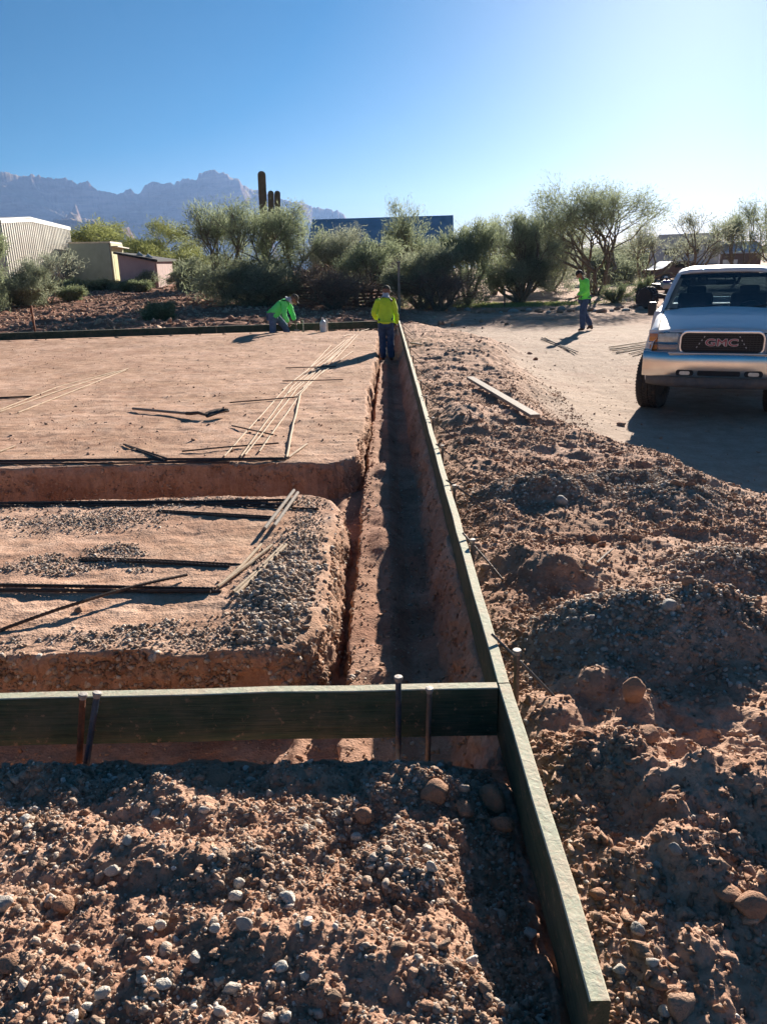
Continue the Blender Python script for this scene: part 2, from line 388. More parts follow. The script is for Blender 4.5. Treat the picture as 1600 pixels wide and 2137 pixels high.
M['rebar_tan']=simple('dusty_rebar',(.40,.30,.20),.8,.1,.25,14,.2,dirt=.2)
M['bark']=simple('tree_bark',(.17,.145,.11),.95,0,.35,12,.5)
M['fol_green']=foliage_mat('palo_verde_foliage',(.20,.24,.14),(.38,.43,.27),.5)
M['fol_yellow']=foliage_mat('yellow_green_foliage',(.20,.23,.08),(.38,.40,.15),.45)
M['fol_dark']=foliage_mat('dark_foliage',(.20,.23,.15),(.36,.39,.27),.5)
M['fol_grey']=foliage_mat('grey_green_foliage',(.23,.26,.19),(.40,.42,.31),.5)
M['fol_brown']=foliage_mat('dead_brown_twigs',(.20,.145,.11),(.34,.26,.20),.4)
M['fol_sage']=foliage_mat('sage_leaves',(.16,.20,.11),(.30,.34,.19),.45)
# ================================================================== GROUND
def axis_x():
    a=list(np.arange(0,1.2,.0062))
    x=a[-1]
    while x<16: x+=.0062*max(1,x/1.2)**1.0; a.append(x)
    a+=list(np.arange(.1815,.365,.0062)+.0015)
    while x<45: x+=.12*(x/16)**1.3; a.append(x)
    while x<9000: x*=1.14; a.append(x)
    a=np.array(sorted(a)); return np.concatenate([-a[:0:-1],a])
def axis_y():
    a=[]; y=.80
    while y<46: a.append(y); y+=max(.0042*y,.0048)
    while y<110: a.append(y); y+=.022*y
    while y<9000: a.append(y); y*=1.12
    b=[]; y=.76
    st=.04
    while y>-30: b.append(y); y-=st; st*=1.09
    while y>-9000: b.append(y); y-=st; st*=1.5
    ex=[]
    for lo,hi,s in ((2.05,2.2,.0031),(2.96,3.12,.0031),(5.36,5.5,.0043),(6.42,6.60,.0043)): ex+=list(np.arange(lo,hi,s)+.0007)
    return np.array(b[::-1]+sorted(a+ex))
xs=axis_x(); ys=axis_y(); nx,ny=len(xs),len(ys)
GX,GY=np.meshgrid(xs,ys)
Z=np.empty_like(GX); ZR=np.empty_like(GX); ZG=np.empty_like(GX); ZB=np.empty_like(GX)
for i in range(0,ny,64):
    r=ground(GX[i:i+64],GY[i:i+64]); Z[i:i+64],ZR[i:i+64],ZG[i:i+64],ZB[i:i+64]=r[:4]
gz_y=np.abs(np.gradient(Z,axis=0))/np.maximum(np.gradient(ys),1e-4)[:,None]; gz_x=np.abs(np.gradient(Z,axis=1))/np.maximum(np.gradient(xs),1e-4)[None,:]
steep=sst(.7,2.5,np.hypot(gz_x,gz_y))*(GY>1.5)*(GY<21.8)*(GX>-9)*(GX<.6)
WN=fbm(GX*7+GY*7,Z*16+GY*2,201,4); WN2=fbm(GX*26-GY*25,Z*40+3,202,3)
off=steep*(.030*WN+.012*WN2)
dyw=(np.abs(GX)>.42)|(GX<-.40)
PX=GX+np.where(dyw,0,off); PY=GY+np.where(dyw,off,off*.4)
V=np.stack([PX,PY,Z],-1).reshape(-1,3)
idx=np.arange(nx*ny).reshape(ny,nx)
Fq=np.stack([idx[:-1,:-1],idx[:-1,1:],idx[1:,1:],idx[1:,:-1]],-1).reshape(-1,4)
g=mesh_np('ground',V,Fq,M['soil']); g['kind']='structure'
ca=g.data.color_attributes.new('zone','FLOAT_COLOR','POINT')
col=np.stack([ZR,ZG,ZB,np.ones_like(ZR)],-1).reshape(-1).astype(np.float32); ca.data.foreach_set('color',col)
del GX,GY,V,Fq,idx,col

# ------------------------------------------------------------------ loose stones
rngp=np.random.default_rng(7)
def ico(level):
    t=bmesh.new(); bmesh.ops.create_icosphere(t,subdivisions=level,radius=1)
    v=np.array([list(x.co) for x in t.verts]); f=np.array([[a.index for a in x.verts] for x in t.faces]); t.free(); return v,f
def variants(level,n,amp,seed,facet=0):
    r=np.random.default_rng(seed); v,f=ico(level); out=[]
    for i in range(n):
        s=v.copy(); 
        for k in range(5):
            d=r.normal(size=3); d/=np.linalg.norm(d); ph=r.uniform(0,6); fr=r.uniform(1.2,3.0)
            s=s*(1+amp*np.sin(fr*(v@d)*2+ph))[:,None]
        for k in range(facet):          # flat chipped faces
            d=r.normal(size=3); d/=np.linalg.norm(d); h=r.uniform(.62,.86); q=s@d; m=q>h; s[m]-=np.outer((q[m]-h)*.85,d)
        s=s*(1+r.normal(0,amp*.28,len(v)))[:,None]
        out.append(s*np.array([1.15,.9,.7])*(1+r.uniform(-.15,.15,3)))
    return np.array(out),f
VAR={1:variants(1,14,.10,3),2:variants(2,14,.085,4,4)}
CLV=variants(2,18,.16,9,5)
CLV1=variants(1,18,.22,10,2)
def scatter(name,x,y,r,mat,level,sink=.15,var=None,label=None):
    x=np.asarray(x);y=np.asarray(y);r=np.asarray(r);n=len(x)
    vs,f=var if var else VAR[level]
    z=ground(x,y)[0]
    q=rngp.normal(size=(n,4)); q[:,1:3]*=.45; q/=np.linalg.norm(q,axis=1)[:,None]
    w,a,b,c=q.T
    R=np.stack([1-2*(b*b+c*c),2*(a*b-w*c),2*(a*c+w*b),2*(a*b+w*c),1-2*(a*a+c*c),2*(b*c-w*a),2*(a*c-w*b),2*(b*c+w*a),1-2*(a*a+b*b)],-1).reshape(n,3,3)
    k=rngp.integers(0,len(vs),n)
    P=np.einsum('nij,nvj->nvi',R,vs[k])*r[:,None,None]
    P+=np.stack([x,y,z+r*(.62-sink*2.2)],-1)[:,None,:]
    nv=P.shape[1]
    FF=(f[None]+(np.arange(n)*nv)[:,None,None]).reshape(-1,3)
    o=mesh_np(name,P.reshape(-1,3),FF,mat); o['kind']='stuff'
    if label: o['label']=label
    return o
def power(n,a,b,e=2.2):
    u=rngp.random(n); return (a**(1-e)+u*(b**(1-e)-a**(1-e)))**(1/(1-e))
def area(n,x0,x1,y0,y1,cond=None,fan=False):
    xo=[];yo=[]
    while sum(map(len,xo))<n:
        y=np.exp(rngp.uniform(math.log(y0),math.log(y1),n*2)) if fan else rngp.uniform(y0,y1,n*2)
        x=rngp.uniform(x0,x1,n*2)
        k=np.ones(n*2,bool)
        if cond is not None:
            p=cond(x,y); k=rngp.random(n*2)<p
        xo.append(x[k]); yo.append(y[k])
    return np.concatenate(xo)[:n],np.concatenate(yo)[:n]
def fgc(x,y):  return (x<.33)*(np.abs(x)<y*.75+.25)*(.22+.78*sst(-.12,.38,fbm(x*5,y*5,95,3)+.15*(y<1.6)))
def grc(x,y):
    r=ground(x,y); return r[1]*(np.abs(x)<y*.6+.4)
def bmc(x,y):
    b=np.interp(y,BY,BX); return (x>.42)*(x<b+.25)*(np.abs(x)<y*.62+.3)*(.20+.80*sst(-.15,.35,fbm(x*2.6,y*2.6,96,3)))
def offboards(x,y,r):
    return (np.abs(x-.37)>r+.03)&(np.abs(y-2.255)>r*1.1+.02)
def do(name,xy,r,mat,lev,sink,var=None,label=None):
    x,y=xy; k=offboards(x,y,r); return scatter(name,x[k],y[k],r[k],mat,lev,sink,var,label)
n=19000; do('gravel',area(n,-1.6,.33,.85,2.10,fgc),power(n,.0024,.010,2.7),M['pebble'],1,.15,label='small mixed gravel strewn over the soil in front of the cross board')
n=420; do('gravel',area(n,-1.6,.33,.85,2.10,fgc),power(n,.009,.018,3.2),M['pebble'],2,.14,label='larger rounded gravel lying on the soil in front of the cross board')
n=15000; do('soil_clods',area(n,-1.6,.33,.85,2.12,fgc),power(n,.0028,.016,2.9),M['clod'],2,.26,CLV,label='crumbly brown clods over the soil in front of the cross board')
n=6500; do('gravel',area(n,-3.2,-.28,3.0,5.5,grc),power(n,.004,.012,2.6),M['pebble'],1,.15,label='grey gravel spread over the nearer half of the building pad')
gx,gy=at(560,1240,.03)
n=750; x=rngp.normal(gx+.05,.10,n); y=rngp.normal(gy,.42,n); k=(x<-.33)&(y>3.06)&(y<5.3); x=x[k];y=y[k]; scatter('gravel',x,y,power(len(x),.009,.021,2.3),M['pebble'],2,.12,None,'heap of rounded cobbles at the corner of the nearer pad')
n=30000; do('soil_clods',area(n,.4,5.0,.9,12,bmc,True),power(n,.004,.016,2.7),M['clod'],1,.2,CLV1,'small clods covering the spoil bank beside the long form')
n=1300; do('soil_clods',area(n,.4,5.0,.9,20,bmc,True),power(n,.010,.036,3.2),M['clod'],2,.30,CLV,'large clods covering the spoil bank beside the long form')
n=4500; do('gravel',area(n,.4,4.5,.9,9,bmc,True),power(n,.003,.013,2.8),M['pebble'],1,.15,None,'mixed gravel lying over the spoil bank beside the long form')
def mgc(x,y):
    r=ground(x,y); return r[1]*(x>.5)
n=8000; do('gravel',area(n,.5,3.0,2.4,6.4,mgc),power(n,.005,.015,2.5),M['pebble'],1,.15,None,'grey gravel heaped on the mounds of the spoil bank')
# banks of the trench and bottoms
def bkc(x,y):
    r=ground(x,y); h=r[0]; return ((h<-.03)&(h>-.5)&(x>-3)).astype(float)*(np.abs(x)<y*.6+.3)
n=2600; do('soil_clods',area(n,-3,.36,2.1,14,bkc,True),power(n,.004,.018,2.8),M['clod'],1,.25,CLV1,'crumbs of soil fallen in the trenches')
n=700; do('gravel',area(n,-3,.36,2.1,7,bkc,True),power(n,.004,.012,2.5),M['pebble'],1,.2,None,'pebbles fallen in the trenches')
# stones sticking out of the cut banks
def wallstones(n,x0,x1,y0,y1,z0,z1,r0,r1,alongx,mat,label,var=None,lev=1):
    u=rngp.uniform(x0,x1,n) if alongx else rngp.uniform(y0,y1,n); zt=rngp.uniform(z0,z1,n)
    s=np.linspace(y0,y1,70) if alongx else np.linspace(x0,x1,70)
    X_=np.repeat(u[:,None],70,1) if alongx else np.repeat(s[None],n,0); Y_=np.repeat(s[None],n,0) if alongx else np.repeat(u[:,None],70,1)
    h=ground(X_,Y_)[0]; k=np.argmin(np.abs(h-zt[:,None]),1); ok=np.abs(h[np.arange(n),k]-zt)<.03
    x=X_[np.arange(n),k][ok]; y=Y_[np.arange(n),k][ok]; scatter('wall_stones',x,y,power(len(x),r0,r1,2.4),mat,lev,.22,var,label)
wallstones(1500,-2.0,-.3,2.97,3.14,-.30,-.01,.004,.022,True,M['pebble'],'pebbles and stones stuck in the cut face of the nearer pad')
wallstones(1400,-2.0,-.3,2.97,3.14,-.30,-.01,.005,.024,True,M['clod'],'soil lumps on the cut face of the nearer pad',CLV1)
wallstones(900,-3.6,-.3,6.42,6.62,-.30,-.01,.005,.022,True,M['clod'],'soil lumps on the cut face of the far pad',CLV1)
wallstones(1800,-.36,-.16,3.0,9,-.28,-.01,.005,.022,False,M['clod'],'soil lumps on the bank beside the long trench',CLV1)
wallstones(700,-.36,-.16,3.0,6,-.28,-.01,.005,.018,False,M['pebble'],'pebbles in the bank beside the long trench')
wallstones(900,.14,.36,2.3,9,-.18,.03,.004,.014,False,M['clod'],'soil lumps on the bank under the long form',CLV1)
# yard and far pad crumbs
n=2600; do('soil_clods',area(n,-9,12,5.2,21,lambda x,y:(np.abs(x)<y*.62)*((x>np.interp(y,BY,BX))|((x<-.3)&(y>6.6)&(y<20)))*.9,True),power(n,.005,.020,3.0),M['clod'],1,.2,CLV1,'loose crumbs on the packed earth')
# rough ground beyond the far form
n=11000; do('soil_clods',area(n,-30,4,22.2,48,lambda x,y:(np.abs(x)<y*.62)*sst(3,-2,x)*.9+.02,False),power(n,.03,.12,2.8),M['clod'],2,.25,CLV,'big clods of broken red earth beyond the far form')

# ------------------------------------------------------------------ single stones (each its own object)
def rock(px,py,wpx,mat,name,label,cat,squash=.75,seed=0,group=None,angular=False):
    X,Y,Zg=on_ground(px,py+wpx*.25)
    dep=Y*math.cos(PITCH)+(CH-Zg)*math.sin(PITCH); r=wpx*.5*dep/F
    if px>800 and px<1260 and abs(X-.375)<r+.03: X=.375+(r+.03)*(1 if X>.375 else -1)
    Zg=H(X,Y)
    rr=np.random.default_rng(seed+int(px*7+py)); v,f=ico(3)
    s=v.copy()
    for k in range(6):
        d=rr.normal(size=3); d/=np.linalg.norm(d); s=s*(1+.07*np.sin(rr.uniform(1.5,4.5)*(v@d)+rr.uniform(0,6)))[:,None]
    for k in range(9 if angular else 5):
        d=rr.normal(size=3); d/=np.linalg.norm(d); h=rr.uniform(.60,.85); q=s@d; m=q>h; s[m]-=np.outer((q[m]-h)*.9,d)
    s=s*(1+rr.normal(0,.018,len(v)))[:,None]
    a=rr.uniform(-.5,.5); s=s*np.array([1.0,rr.uniform(.75,.95),squash]); c,sn=math.cos(a),math.sin(a)
    s=np.stack([s[:,0]*c-s[:,1]*sn,s[:,0]*sn+s[:,1]*c,s[:,2]],-1)*r
    s[:,2]-=s[:,2].min()
    s=s*(.88 if mat is RD else 1)
    o=mesh_np(name,s,f,mat); o.location=(X,Y,Zg-r*(.42 if mat is RD else .28)); tag(o,label,cat,group); return o
G,PL,RD,CL=M['greystone'],M['palestone'],M['redrock'],M['clod']
for a in [
 (448,1604,88,RD,'rock','long flat brown rock at the foot of the trench rim behind the shaded soil','rock',.45),
 (757,1700,52,RD,'rock','rounded red-brown rock standing by itself right of centre below the cross board','rock',.85),
 (745,1748,24,PL,'stone','round pale stone directly beneath the rounded red-brown rock','stone',.9),
 (268,1752,26,PL,'stone','white angular stone at the left, above the wide pebbly patch','stone',.8),
 (235,1820,28,PL,'stone','pale grey chipped stone in the pebbly patch at the left','stone',.8),
 (505,1778,30,RD,'stone','brown oval stone in the lit soil left of the red-brown rock','stone',.7),
 (500,1845,26,PL,'stone','pale egg-shaped stone at the top of the white stone cluster','stone',.9),
 (490,1870,34,PL,'stone','broad white stone in the middle of the white stone cluster','stone',.6),
 (600,1868,36,PL,'stone','flat white stone at the right end of the white stone cluster','stone',.5),
 (512,1930,34,G,'stone','round grey-brown cobble below the white stone cluster','stone',.9),
 (448,1938,26,PL,'stone','pale cobble below left of the white stone cluster','stone',.8),
 (335,1935,28,PL,'stone','pale rounded stone left of the white stone cluster in the lit soil','stone',.85),
 (130,1885,52,RD,'stone','big brown stone with a pointed top in the left foreground','stone',.7),
 (20,1992,70,RD,'rock','broad flat tan rock cut by the left edge of the photo','rock',.4),
 (10,1890,36,G,'stone','rounded tan stone at the left edge above the broad flat rock','stone',.9),
 (410,1998,26,PL,'stone','pale stone low in the lit middle foreground','stone',.8),
 (340,2052,36,PL,'stone','large white stone with a cleft near the bottom of the photo','stone',.6),
 (215,2074,34,PL,'stone','grey-white stone near the bottom at the left','stone',.75),
 (185,2098,32,PL,'stone','dusty white stone lowest at the left','stone',.6),
 (590,2018,28,PL,'stone','grey cobble low in the middle foreground','stone',.85),
 (636,2035,22,PL,'stone','white wedge-shaped stone low in the middle foreground','stone',.6),
 (597,2120,28,PL,'stone','pale stone touching the bottom edge of the photo','stone',.7),
 (890,1773,26,PL,'stone','small white stone in the shadow beside the near form board, upper of two','stone',.7),
 (900,1812,26,PL,'stone','pale blocky stone in the shadow beside the near form board, lower of two','stone',.9),
 (845,1822,26,G,'stone','dull flat stone in shadow left of the pale blocky stone','stone',.5),
 (910,1650,68,RD,'rock','big wedge of red earth at the rim of the trench beside the near form board','rock',.95),
 (970,1685,48,RD,'rock','rounded red rock leaning below the big wedge of red earth','rock',.85),
 (1040,1672,74,RD,'rock','tall dark brown boulder in the shade against the near form board','rock',1.1),
 (838,1605,34,RD,'stone','rounded stone on the trench rim at the foot of the blue stake','stone',.8),
 (300,1925,60,RD,'rock','lumpy brown clod in the middle of the left foreground','clod',.6),
 (300,2010,44,RD,'stone','tan round-backed stone below the lumpy brown clod','stone',.7),
 (1320,1450,56,RD,'rock','upright brown boulder standing on the right spoil bank','rock',1.35),
 (1350,1515,74,RD,'rock','broad brown rock at the foot of the upright boulder','rock',.6),
 (1562,1880,84,RD,'rock','large orange-brown boulder at the right edge of the foreground','rock',.85),
 (1520,1850,60,RD,'rock','sloping brown rock touching the large orange-brown boulder','rock',.55),
 (1250,1862,42,RD,'stone','angular tan stone on the right bank, beside the near form board','stone',.7),
 (1330,1940,32,G,'stone','grey cobble alone on the right bank low in the photo','stone',.8),
 (1407,1780,30,G,'stone','pale round cobble on the right bank halfway down','stone',.85),
 (1370,1745,34,RD,'stone','dark stone in a hollow of the right bank','stone',.8),
 (1395,1266,36,G,'stone','round grey boulder on the crest of the large gravel mound','rock',.9),
 (1437,1210,34,RD,'stone','tan pointed rock just above the large gravel mound','rock',.8),
 (1410,1004,32,RD,'rock','red rock at the edge of the packed yard by the truck shadow','rock',.8),
 (1295,882,26,RD,'stone','small red stone lying in the truck shadow','stone',.6),
 (1330,1120,30,RD,'stone','yellowish stone at the far foot of the gravel mound','stone',.7),
 (1235,1120,34,RD,'stone','round brown stone on the near side of the far gravel heap','stone',.8),
 (1170,1045,28,G,'stone','dusty grey stone below the far gravel heap','stone',.7),
 (1105,735,14,RD,'stone','small dark rock on the packed yard, left of two','stone',.6),
 (1118,747,14,RD,'stone','small dark rock on the packed yard, right of two','stone',.6),
 (1010,800,22,RD,'stone','tan rock at the far end of the loose grey board','rock',.7),
 (320,1372,26,G,'stone','grey stone stuck in the edge of the nearer pad','stone',.6),
 (165,1270,24,RD,'clod','dark clod lying alone on the nearer pad left of the raised bar','clod',.7),
 (1075,1725,50,RD,'rock','dark rock low against the near form board below the tall boulder','rock',.7),
 (1140,1960,30,PL,'stone','pale stone touching the left side of the near form board','stone',.6),
 (1240,2020,26,PL,'stone','light stone touching the right side of the near form board end','stone',.7),
 (1205,2105,30,PL,'stone','pale stone beyond the right side of the form end','stone',.7),
]:
    px=a[0]
    if a[5].startswith('pale stone beyond'): a=(1385,2110,30)+a[3:5]+('pale stone near the bottom right of the photo',)+a[6:]
    if a[5].startswith('light stone touching'): a=(1290,2020,26)+a[3:]
    rock(*a[:8])
# rocks lining the back of the yard: copies of three shapes
rk=[]
for i in range(3):
    rr=np.random.default_rng(50+i); v,f=ico(2); s=v*(1+.12*np.sin(3*v@rr.normal(size=3)))[:,None]*np.array([1.2,.8,.65])*.2
    rk.append((s,f))
prot=[]
rr=random.Random(5)
k=0
for i in range(44):
    px=865+ (1340-865)*i/43+rr.uniform(-5,5); py=650+rr.uniform(-4,6)-.010*(px-865)
    X,Y,Zg=on_ground(px,py)
    if i<3:
        o=mesh_np('border_rock',rk[i][0],rk[i][1],M['redrock'] if i!=1 else M['greystone']); prot.append(o)
    else:
        o=prot[i%3].copy(); C.objects.link(o)
    s=rr.uniform(.35,.9); o.scale=(s,s,s*rr.uniform(.7,1.1)); o.rotation_euler=(0,0,rr.uniform(0,6)); o.location=(X,Y,Zg+.04*s)
    tag(o,'dull rock in the loose row of rocks along the back of the yard','rock','rocks lining the back of the yard')

# ================================================================== FORMS
def board(name,p0,p1,w,h,ztop,side,label,group=None,z2=None):
    """plank set on edge from p0 to p1 (x,y); parts: plank with worn top edge, its colour lightened for glare"""
    x0,y0=p0;x1,y1=p1; Lg=math.hypot(x1-x0,y1-y0); a=math.atan2(y1-y0,x1-x0); n=max(2,int(Lg/.25))
    t=bmesh.new(); rr=random.Random(label); rows=[]
    wv=[rr.uniform(-.0025,.0025) for _ in range(n+1)]
    c=.003
    for i in range(n+1):
        u=i/n*Lg; o=wv[i]
        prof=[(-w/2,-h),(w/2,-h),(w/2,-c),(w/2-c,0),(-w/2+c,0),(-w/2,-c)]
        dz=0 if z2 is None else (z2-ztop)*i/n
        rows.append([t.verts.new((u,q[0]+o,q[1]+dz+o*.5)) for q in prof])
    for i,(A,B) in enumerate(zip(rows,rows[1:])):
        for k in range(6):
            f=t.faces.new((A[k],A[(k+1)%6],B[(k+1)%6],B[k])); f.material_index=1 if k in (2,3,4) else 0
    for f in (t.faces.new(rows[0][::-1]),t.faces.new(rows[-1])): f.material_index=0
    bmesh.ops.recalc_face_normals(t,faces=t.faces)
    me=bpy.data.meshes.new(name); t.to_mesh(me); t.free()
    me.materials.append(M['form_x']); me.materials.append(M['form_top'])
    o=bpy.data.objects.new(name,me); C.objects.link(o); o.location=(x0,y0,ztop); o.rotation_euler=(0,0,a)
    return tag(o,label,'form board',group)
FT=.25
FX=.372
board('form_board',(.385,1.10),(FX+.003,2.272),.041,.20,FT,0,'nearest worn green form board, its cut end facing down at the bottom of the photo','boards of the long form')
segs=[(2.276,6.9),(6.904,11.7),(11.704,16.6),(16.604,21.5)]
labs=['green form board on edge running away from the corner with the cross board','second green form board beyond the corner, behind the far end of the first','third green form board of the long form, half way to the middle worker','farthest green form board of the long form, beside the middle worker']
for (a,b),l in zip(segs,labs): board('form_board',(FX-.0012*(a-2.3),a),(FX-.0012*(b-2.3),b),.040,.19,FT+(.004 if a>5 else .002),0,l,'boards of the long form')
board('form_board',(-5.2,2.245),(.349,2.268),.041,.185,FT,0,'dark green cross board facing the camera over the near trench')
# far form
fx=[.30,-4.6,-9.4,-14.2]
fl=['green form board at the far side of the pad nearest the middle worker','green form board at the far side of the pad behind the bending worker','far green form board cut by the left edge of the photo']
for i in range(3):
    board('form_board',(fx[i]-.003,far_form_y(fx[i])),(fx[i+1]+.003,far_form_y(fx[i+1])),.045,.19,.25,0,fl[i],'boards of the far form')

# ---- stakes
def stake(name,base,top,r,mat,label,group,head=True,cat='stake'):
    b=Vector(base);t=Vector(top); d=(t-b).normalized(); Ln=(t-b).length
    m=MB(); m.tube([(0,0,0),(0,0,Ln*.5),(0,0,Ln)],r,10); root=m.build(name,mat,None,True)
    root.location=b; root.rotation_euler=Vector((0,0,1)).rotation_difference(d).to_euler()
    if head:
        h=MB(); h.lathe([(r*1.0,Ln-.016),(r*1.35,Ln-.006),(r*1.5,Ln+.001),(r*1.3,Ln+.004),(0,Ln+.005)],Matrix(),14); h.build('stake_head',M['stake_head'],root,True)
    for zz in (Ln*.35,Ln*.68):
        q=MB(); q.cyl((-r*1.12,0,zz),(r*1.12,0,zz),r*.22,8); q.build('nail_hole',M['rust'],root,True)
    return tag(root,label,cat,group)
def stk(px_t,py_t,px_b,py_b,Yt,Yb,r,mat,label):
    T=atY(px_t,py_t,Yt); B=atY(px_b,py_b,Yb); T=Vector(T);B=Vector(B); B=B-(T-B).normalized()*.15
    stake('form_stake',B,T,r,mat,label,'stakes holding the cross board')
stk(173,1450,165,1596,2.205,2.185,.0105,M['rust'],'rusty brown stake at the left of the cross board beside a blue stake')
stk(203,1447,180,1596,2.190,2.150,.0105,M['blue_stake'],'dark blue leaning stake at the left of the cross board beside a rusty stake')
stk(831,1414,831,1600,2.205,2.195,.0100,M['blue_stake'],'tall blue stake standing above the right half of the cross board')
stk(896,1438,893,1570,2.222,2.225,.0095,M['stake'],'short brown stake with a pale hammered head against the cross board')
# long form: upright stake and slanting brace at each station
st=[2.47,3.62,4.68,5.75,6.95,8.2,9.5,10.9,12.3,13.8,15.4,17.0,18.6,20.2]
ordn=['first (nearest)','second','third','fourth','fifth','sixth','seventh','eighth','ninth','tenth','eleventh','twelfth','thirteenth','farthest']
rs=random.Random(3)
for i,y in enumerate(st):
    r=.011 if i<1 else .0105
    xx=FX+.022+r+.006+(.035 if i==0 else 0)
    top=(xx+.003,y,FT+rs.uniform(.01,.045)); bot=(xx+.01,y+rs.uniform(-.02,.02),-.25)
    stake('form_stake',bot,top,r,M['stake'],'upright steel stake outside the long form, %s from the camera'%ordn[i],'stakes along the long form')
    yy=y+.10; bx=FX+.25+rs.uniform(-.03,.05); by=y-.02-rs.uniform(.0,.12)
    zz=H(bx,by)
    m=MB(); p0=Vector((FX+.020,yy,FT+.012)); p1=Vector((bx,by,zz-.04)); m.tube([p0-(p1-p0).normalized()*.03,p0.lerp(p1,.5)+Vector((0,0,.004)),p1],.0055,8)
    o=m.build('brace_rod',M['stake'],None,True); tag(o,'thin slanting brace rod behind the %s upright stake of the long form'%ordn[i],'brace','brace rods of the long form')
# far form stakes
for i,(px,l) in enumerate([(632,'white-tipped short stake on the far form right of the bending worker'),(250,'short stake on the far form in the left third'),(115,'short stake on the far form near the left edge'),(420,'short stake on the far form left of the bending worker'),(735,'short stake on the far form just left of the middle worker')]):
    X,_,_=atY(px,680,21.2); Y=far_form_y(X)+(-.035 if i==0 else .04)
    r=.02 if i==0 else .014
    stake('form_stake',(X,Y,-.2),(X,Y,.34 if i==0 else .31),r,M['palestone'] if i==0 else M['stake'],l,'stakes of the far form',head=(i!=0))

# loose board on the bank
a=on_ground(980,800); b=on_ground(1116,890)
p0=Vector((a[0],a[1],a[2]+.03)); p1=Vector((b[0],b[1],b[2]+.055)); d=p1-p0
for k in range(3):
    for q in np.linspace(0,1,15):
        p=p0+d*q; hh=H(p.x,p.y)+.012
        if p.z-.02<hh: p0.z+=(hh-(p.z-.02))*.5; p1.z+=(hh-(p.z-.02))*.5; d=p1-p0
m=MB(); m.box((d.length/2,0,0),(d.length,.095,.034),None,.003)
o=m.build('loose_board',M['greywood']); o.location=p0; o.rotation_euler=Vector((1,0,0)).rotation_difference(d.normalized()).to_euler(); tag(o,'loose grey weathered board lying across the spoil bank','board')
def stick(pa,pb,r,mat,label,name='stick',cat='stick',lift=0.01):
    a=on_ground(*pa); b=on_ground(*pb)
    m=MB(); A=Vector(a)+Vector((0,0,r+lift)); B=Vector(b)+Vector((0,0,r+lift)); m.tube([A,A.lerp(B,.5)+Vector((0,0,.004)),B],[r,r*.9,r*.7],7); return tag(m.build(name,mat,None,True),label,cat)
stick((1245,1182),(1278,1152),.006,M['greywood'],'thin pale stick lying on the right spoil bank')
stick((1430,1430),(1520,1395),.004,M['bark'],'thin dark twig lying on the right bank below the gravel mound','twig','twig')
stick((858,719),(880,722),.02,M['palestone'],'short white scrap of wood beside the far end of the long form','wood_scrap','wood scrap')

# ================================================================== REBAR
def pathbar(pix,r,mat,label,group,lift=0.0,name='rebar',rib=None,stack=0):
    P=[]
    for k,(px,py) in enumerate(pix):
        x,y,z=on_ground(px,py); P.append(Vector((x,y,z)))
    pts=[]
    for A,B in zip(P,P[1:]):
        n=max(2,int((B-A).length/.12)); 
        for k in range(n): pts.append(A.lerp(B,k/n))
    pts.append(P[-1])
    hs=np.array([H(p.x,p.y) for p in pts]); hs=np.maximum(hs,np.median(hs)-.02) if name=='rebar' else hs; hs2=hs.copy()
    kern=5
    for i in range(len(hs)): hs2[i]=hs[max(0,i-kern):i+kern+1].mean()
    xx_=np.linspace(0,1,len(hs)); seg=np.polyfit(xx_,hs,1 if len(P)<3 or len(hs)<20 else 2); hs2=np.polyval(seg,xx_)
    up=max(0,float(np.percentile(hs-hs2,40))-.003)-(.006 if pts[0].y<5.6 else 0)
    lf=lift if callable(lift) else (lambda u:lift)
    n=len(pts); rb=random.Random(str(pix)); ph=rb.uniform(0,6); am=rb.uniform(.0006,.0022); pd=(pts[-1]-pts[0]); pd.z=0; pd.normalize(); pn=Vector((-pd.y,pd.x,0))
    pts=[p+pn*(am*math.sin(ph+3.1*i*.12)+am*.6*math.sin(ph*2+7.3*i*.12)) for i,p in enumerate(pts)]
    q=[Vector((p.x,p.y,hs2[i]+r+up+.002+stack+lf(i/(n-1)))) for i,p in enumerate(pts)]
    m=MB()
    if rib:
        rr=[];qq=[]
        for A,B in zip(q,q[1:]):
            k=max(1,int((B-A).length/.012))
            for j in range(k): qq.append(A.lerp(B,j/k)); rr.append(r*(1.16 if (len(qq)%2) else .92))
        qq.append(q[-1]); rr.append(r); m.tube(qq,rr,7)
    else: m.tube(q,r,8)
    return tag(m.build(name,mat,None,True),label,'rebar',group)
D_,T_=M['rebar_dark'],M['rebar_tan']
g1='reinforcing bars laid lengthwise along the right side of the far pad'
rbars=[[(468,955),(604,802),(722,706)],[(503,957),(611,806),(734,702)],[(512,955),(620,812),(741,698)],[(541,946),(628,822),(748,696)],[(590,815),(640,775),(690,722)],[(632,812),(700,742)],[(600,824),(655,778),(712,732)],[(615,830),(665,785),(735,735)],[(716,706),(770,684)],[(705,698),(752,683),(775,677)]]
for i,p in enumerate(rbars):
    pathbar(p,.008,T_,'dusty tan reinforcing bar in the bundle running up the right side of the far pad',g1,stack=.004*(i%3))
pathbar([(598,956),(612,890),(627,824)],.011,T_,'thicker tan bar at the right edge of the bundle, leaning towards the long trench',None)
pathbar([(603,957),(640,929)],.010,T_,'short tan bar bent off the end of the dark bars at the trench edge',None)
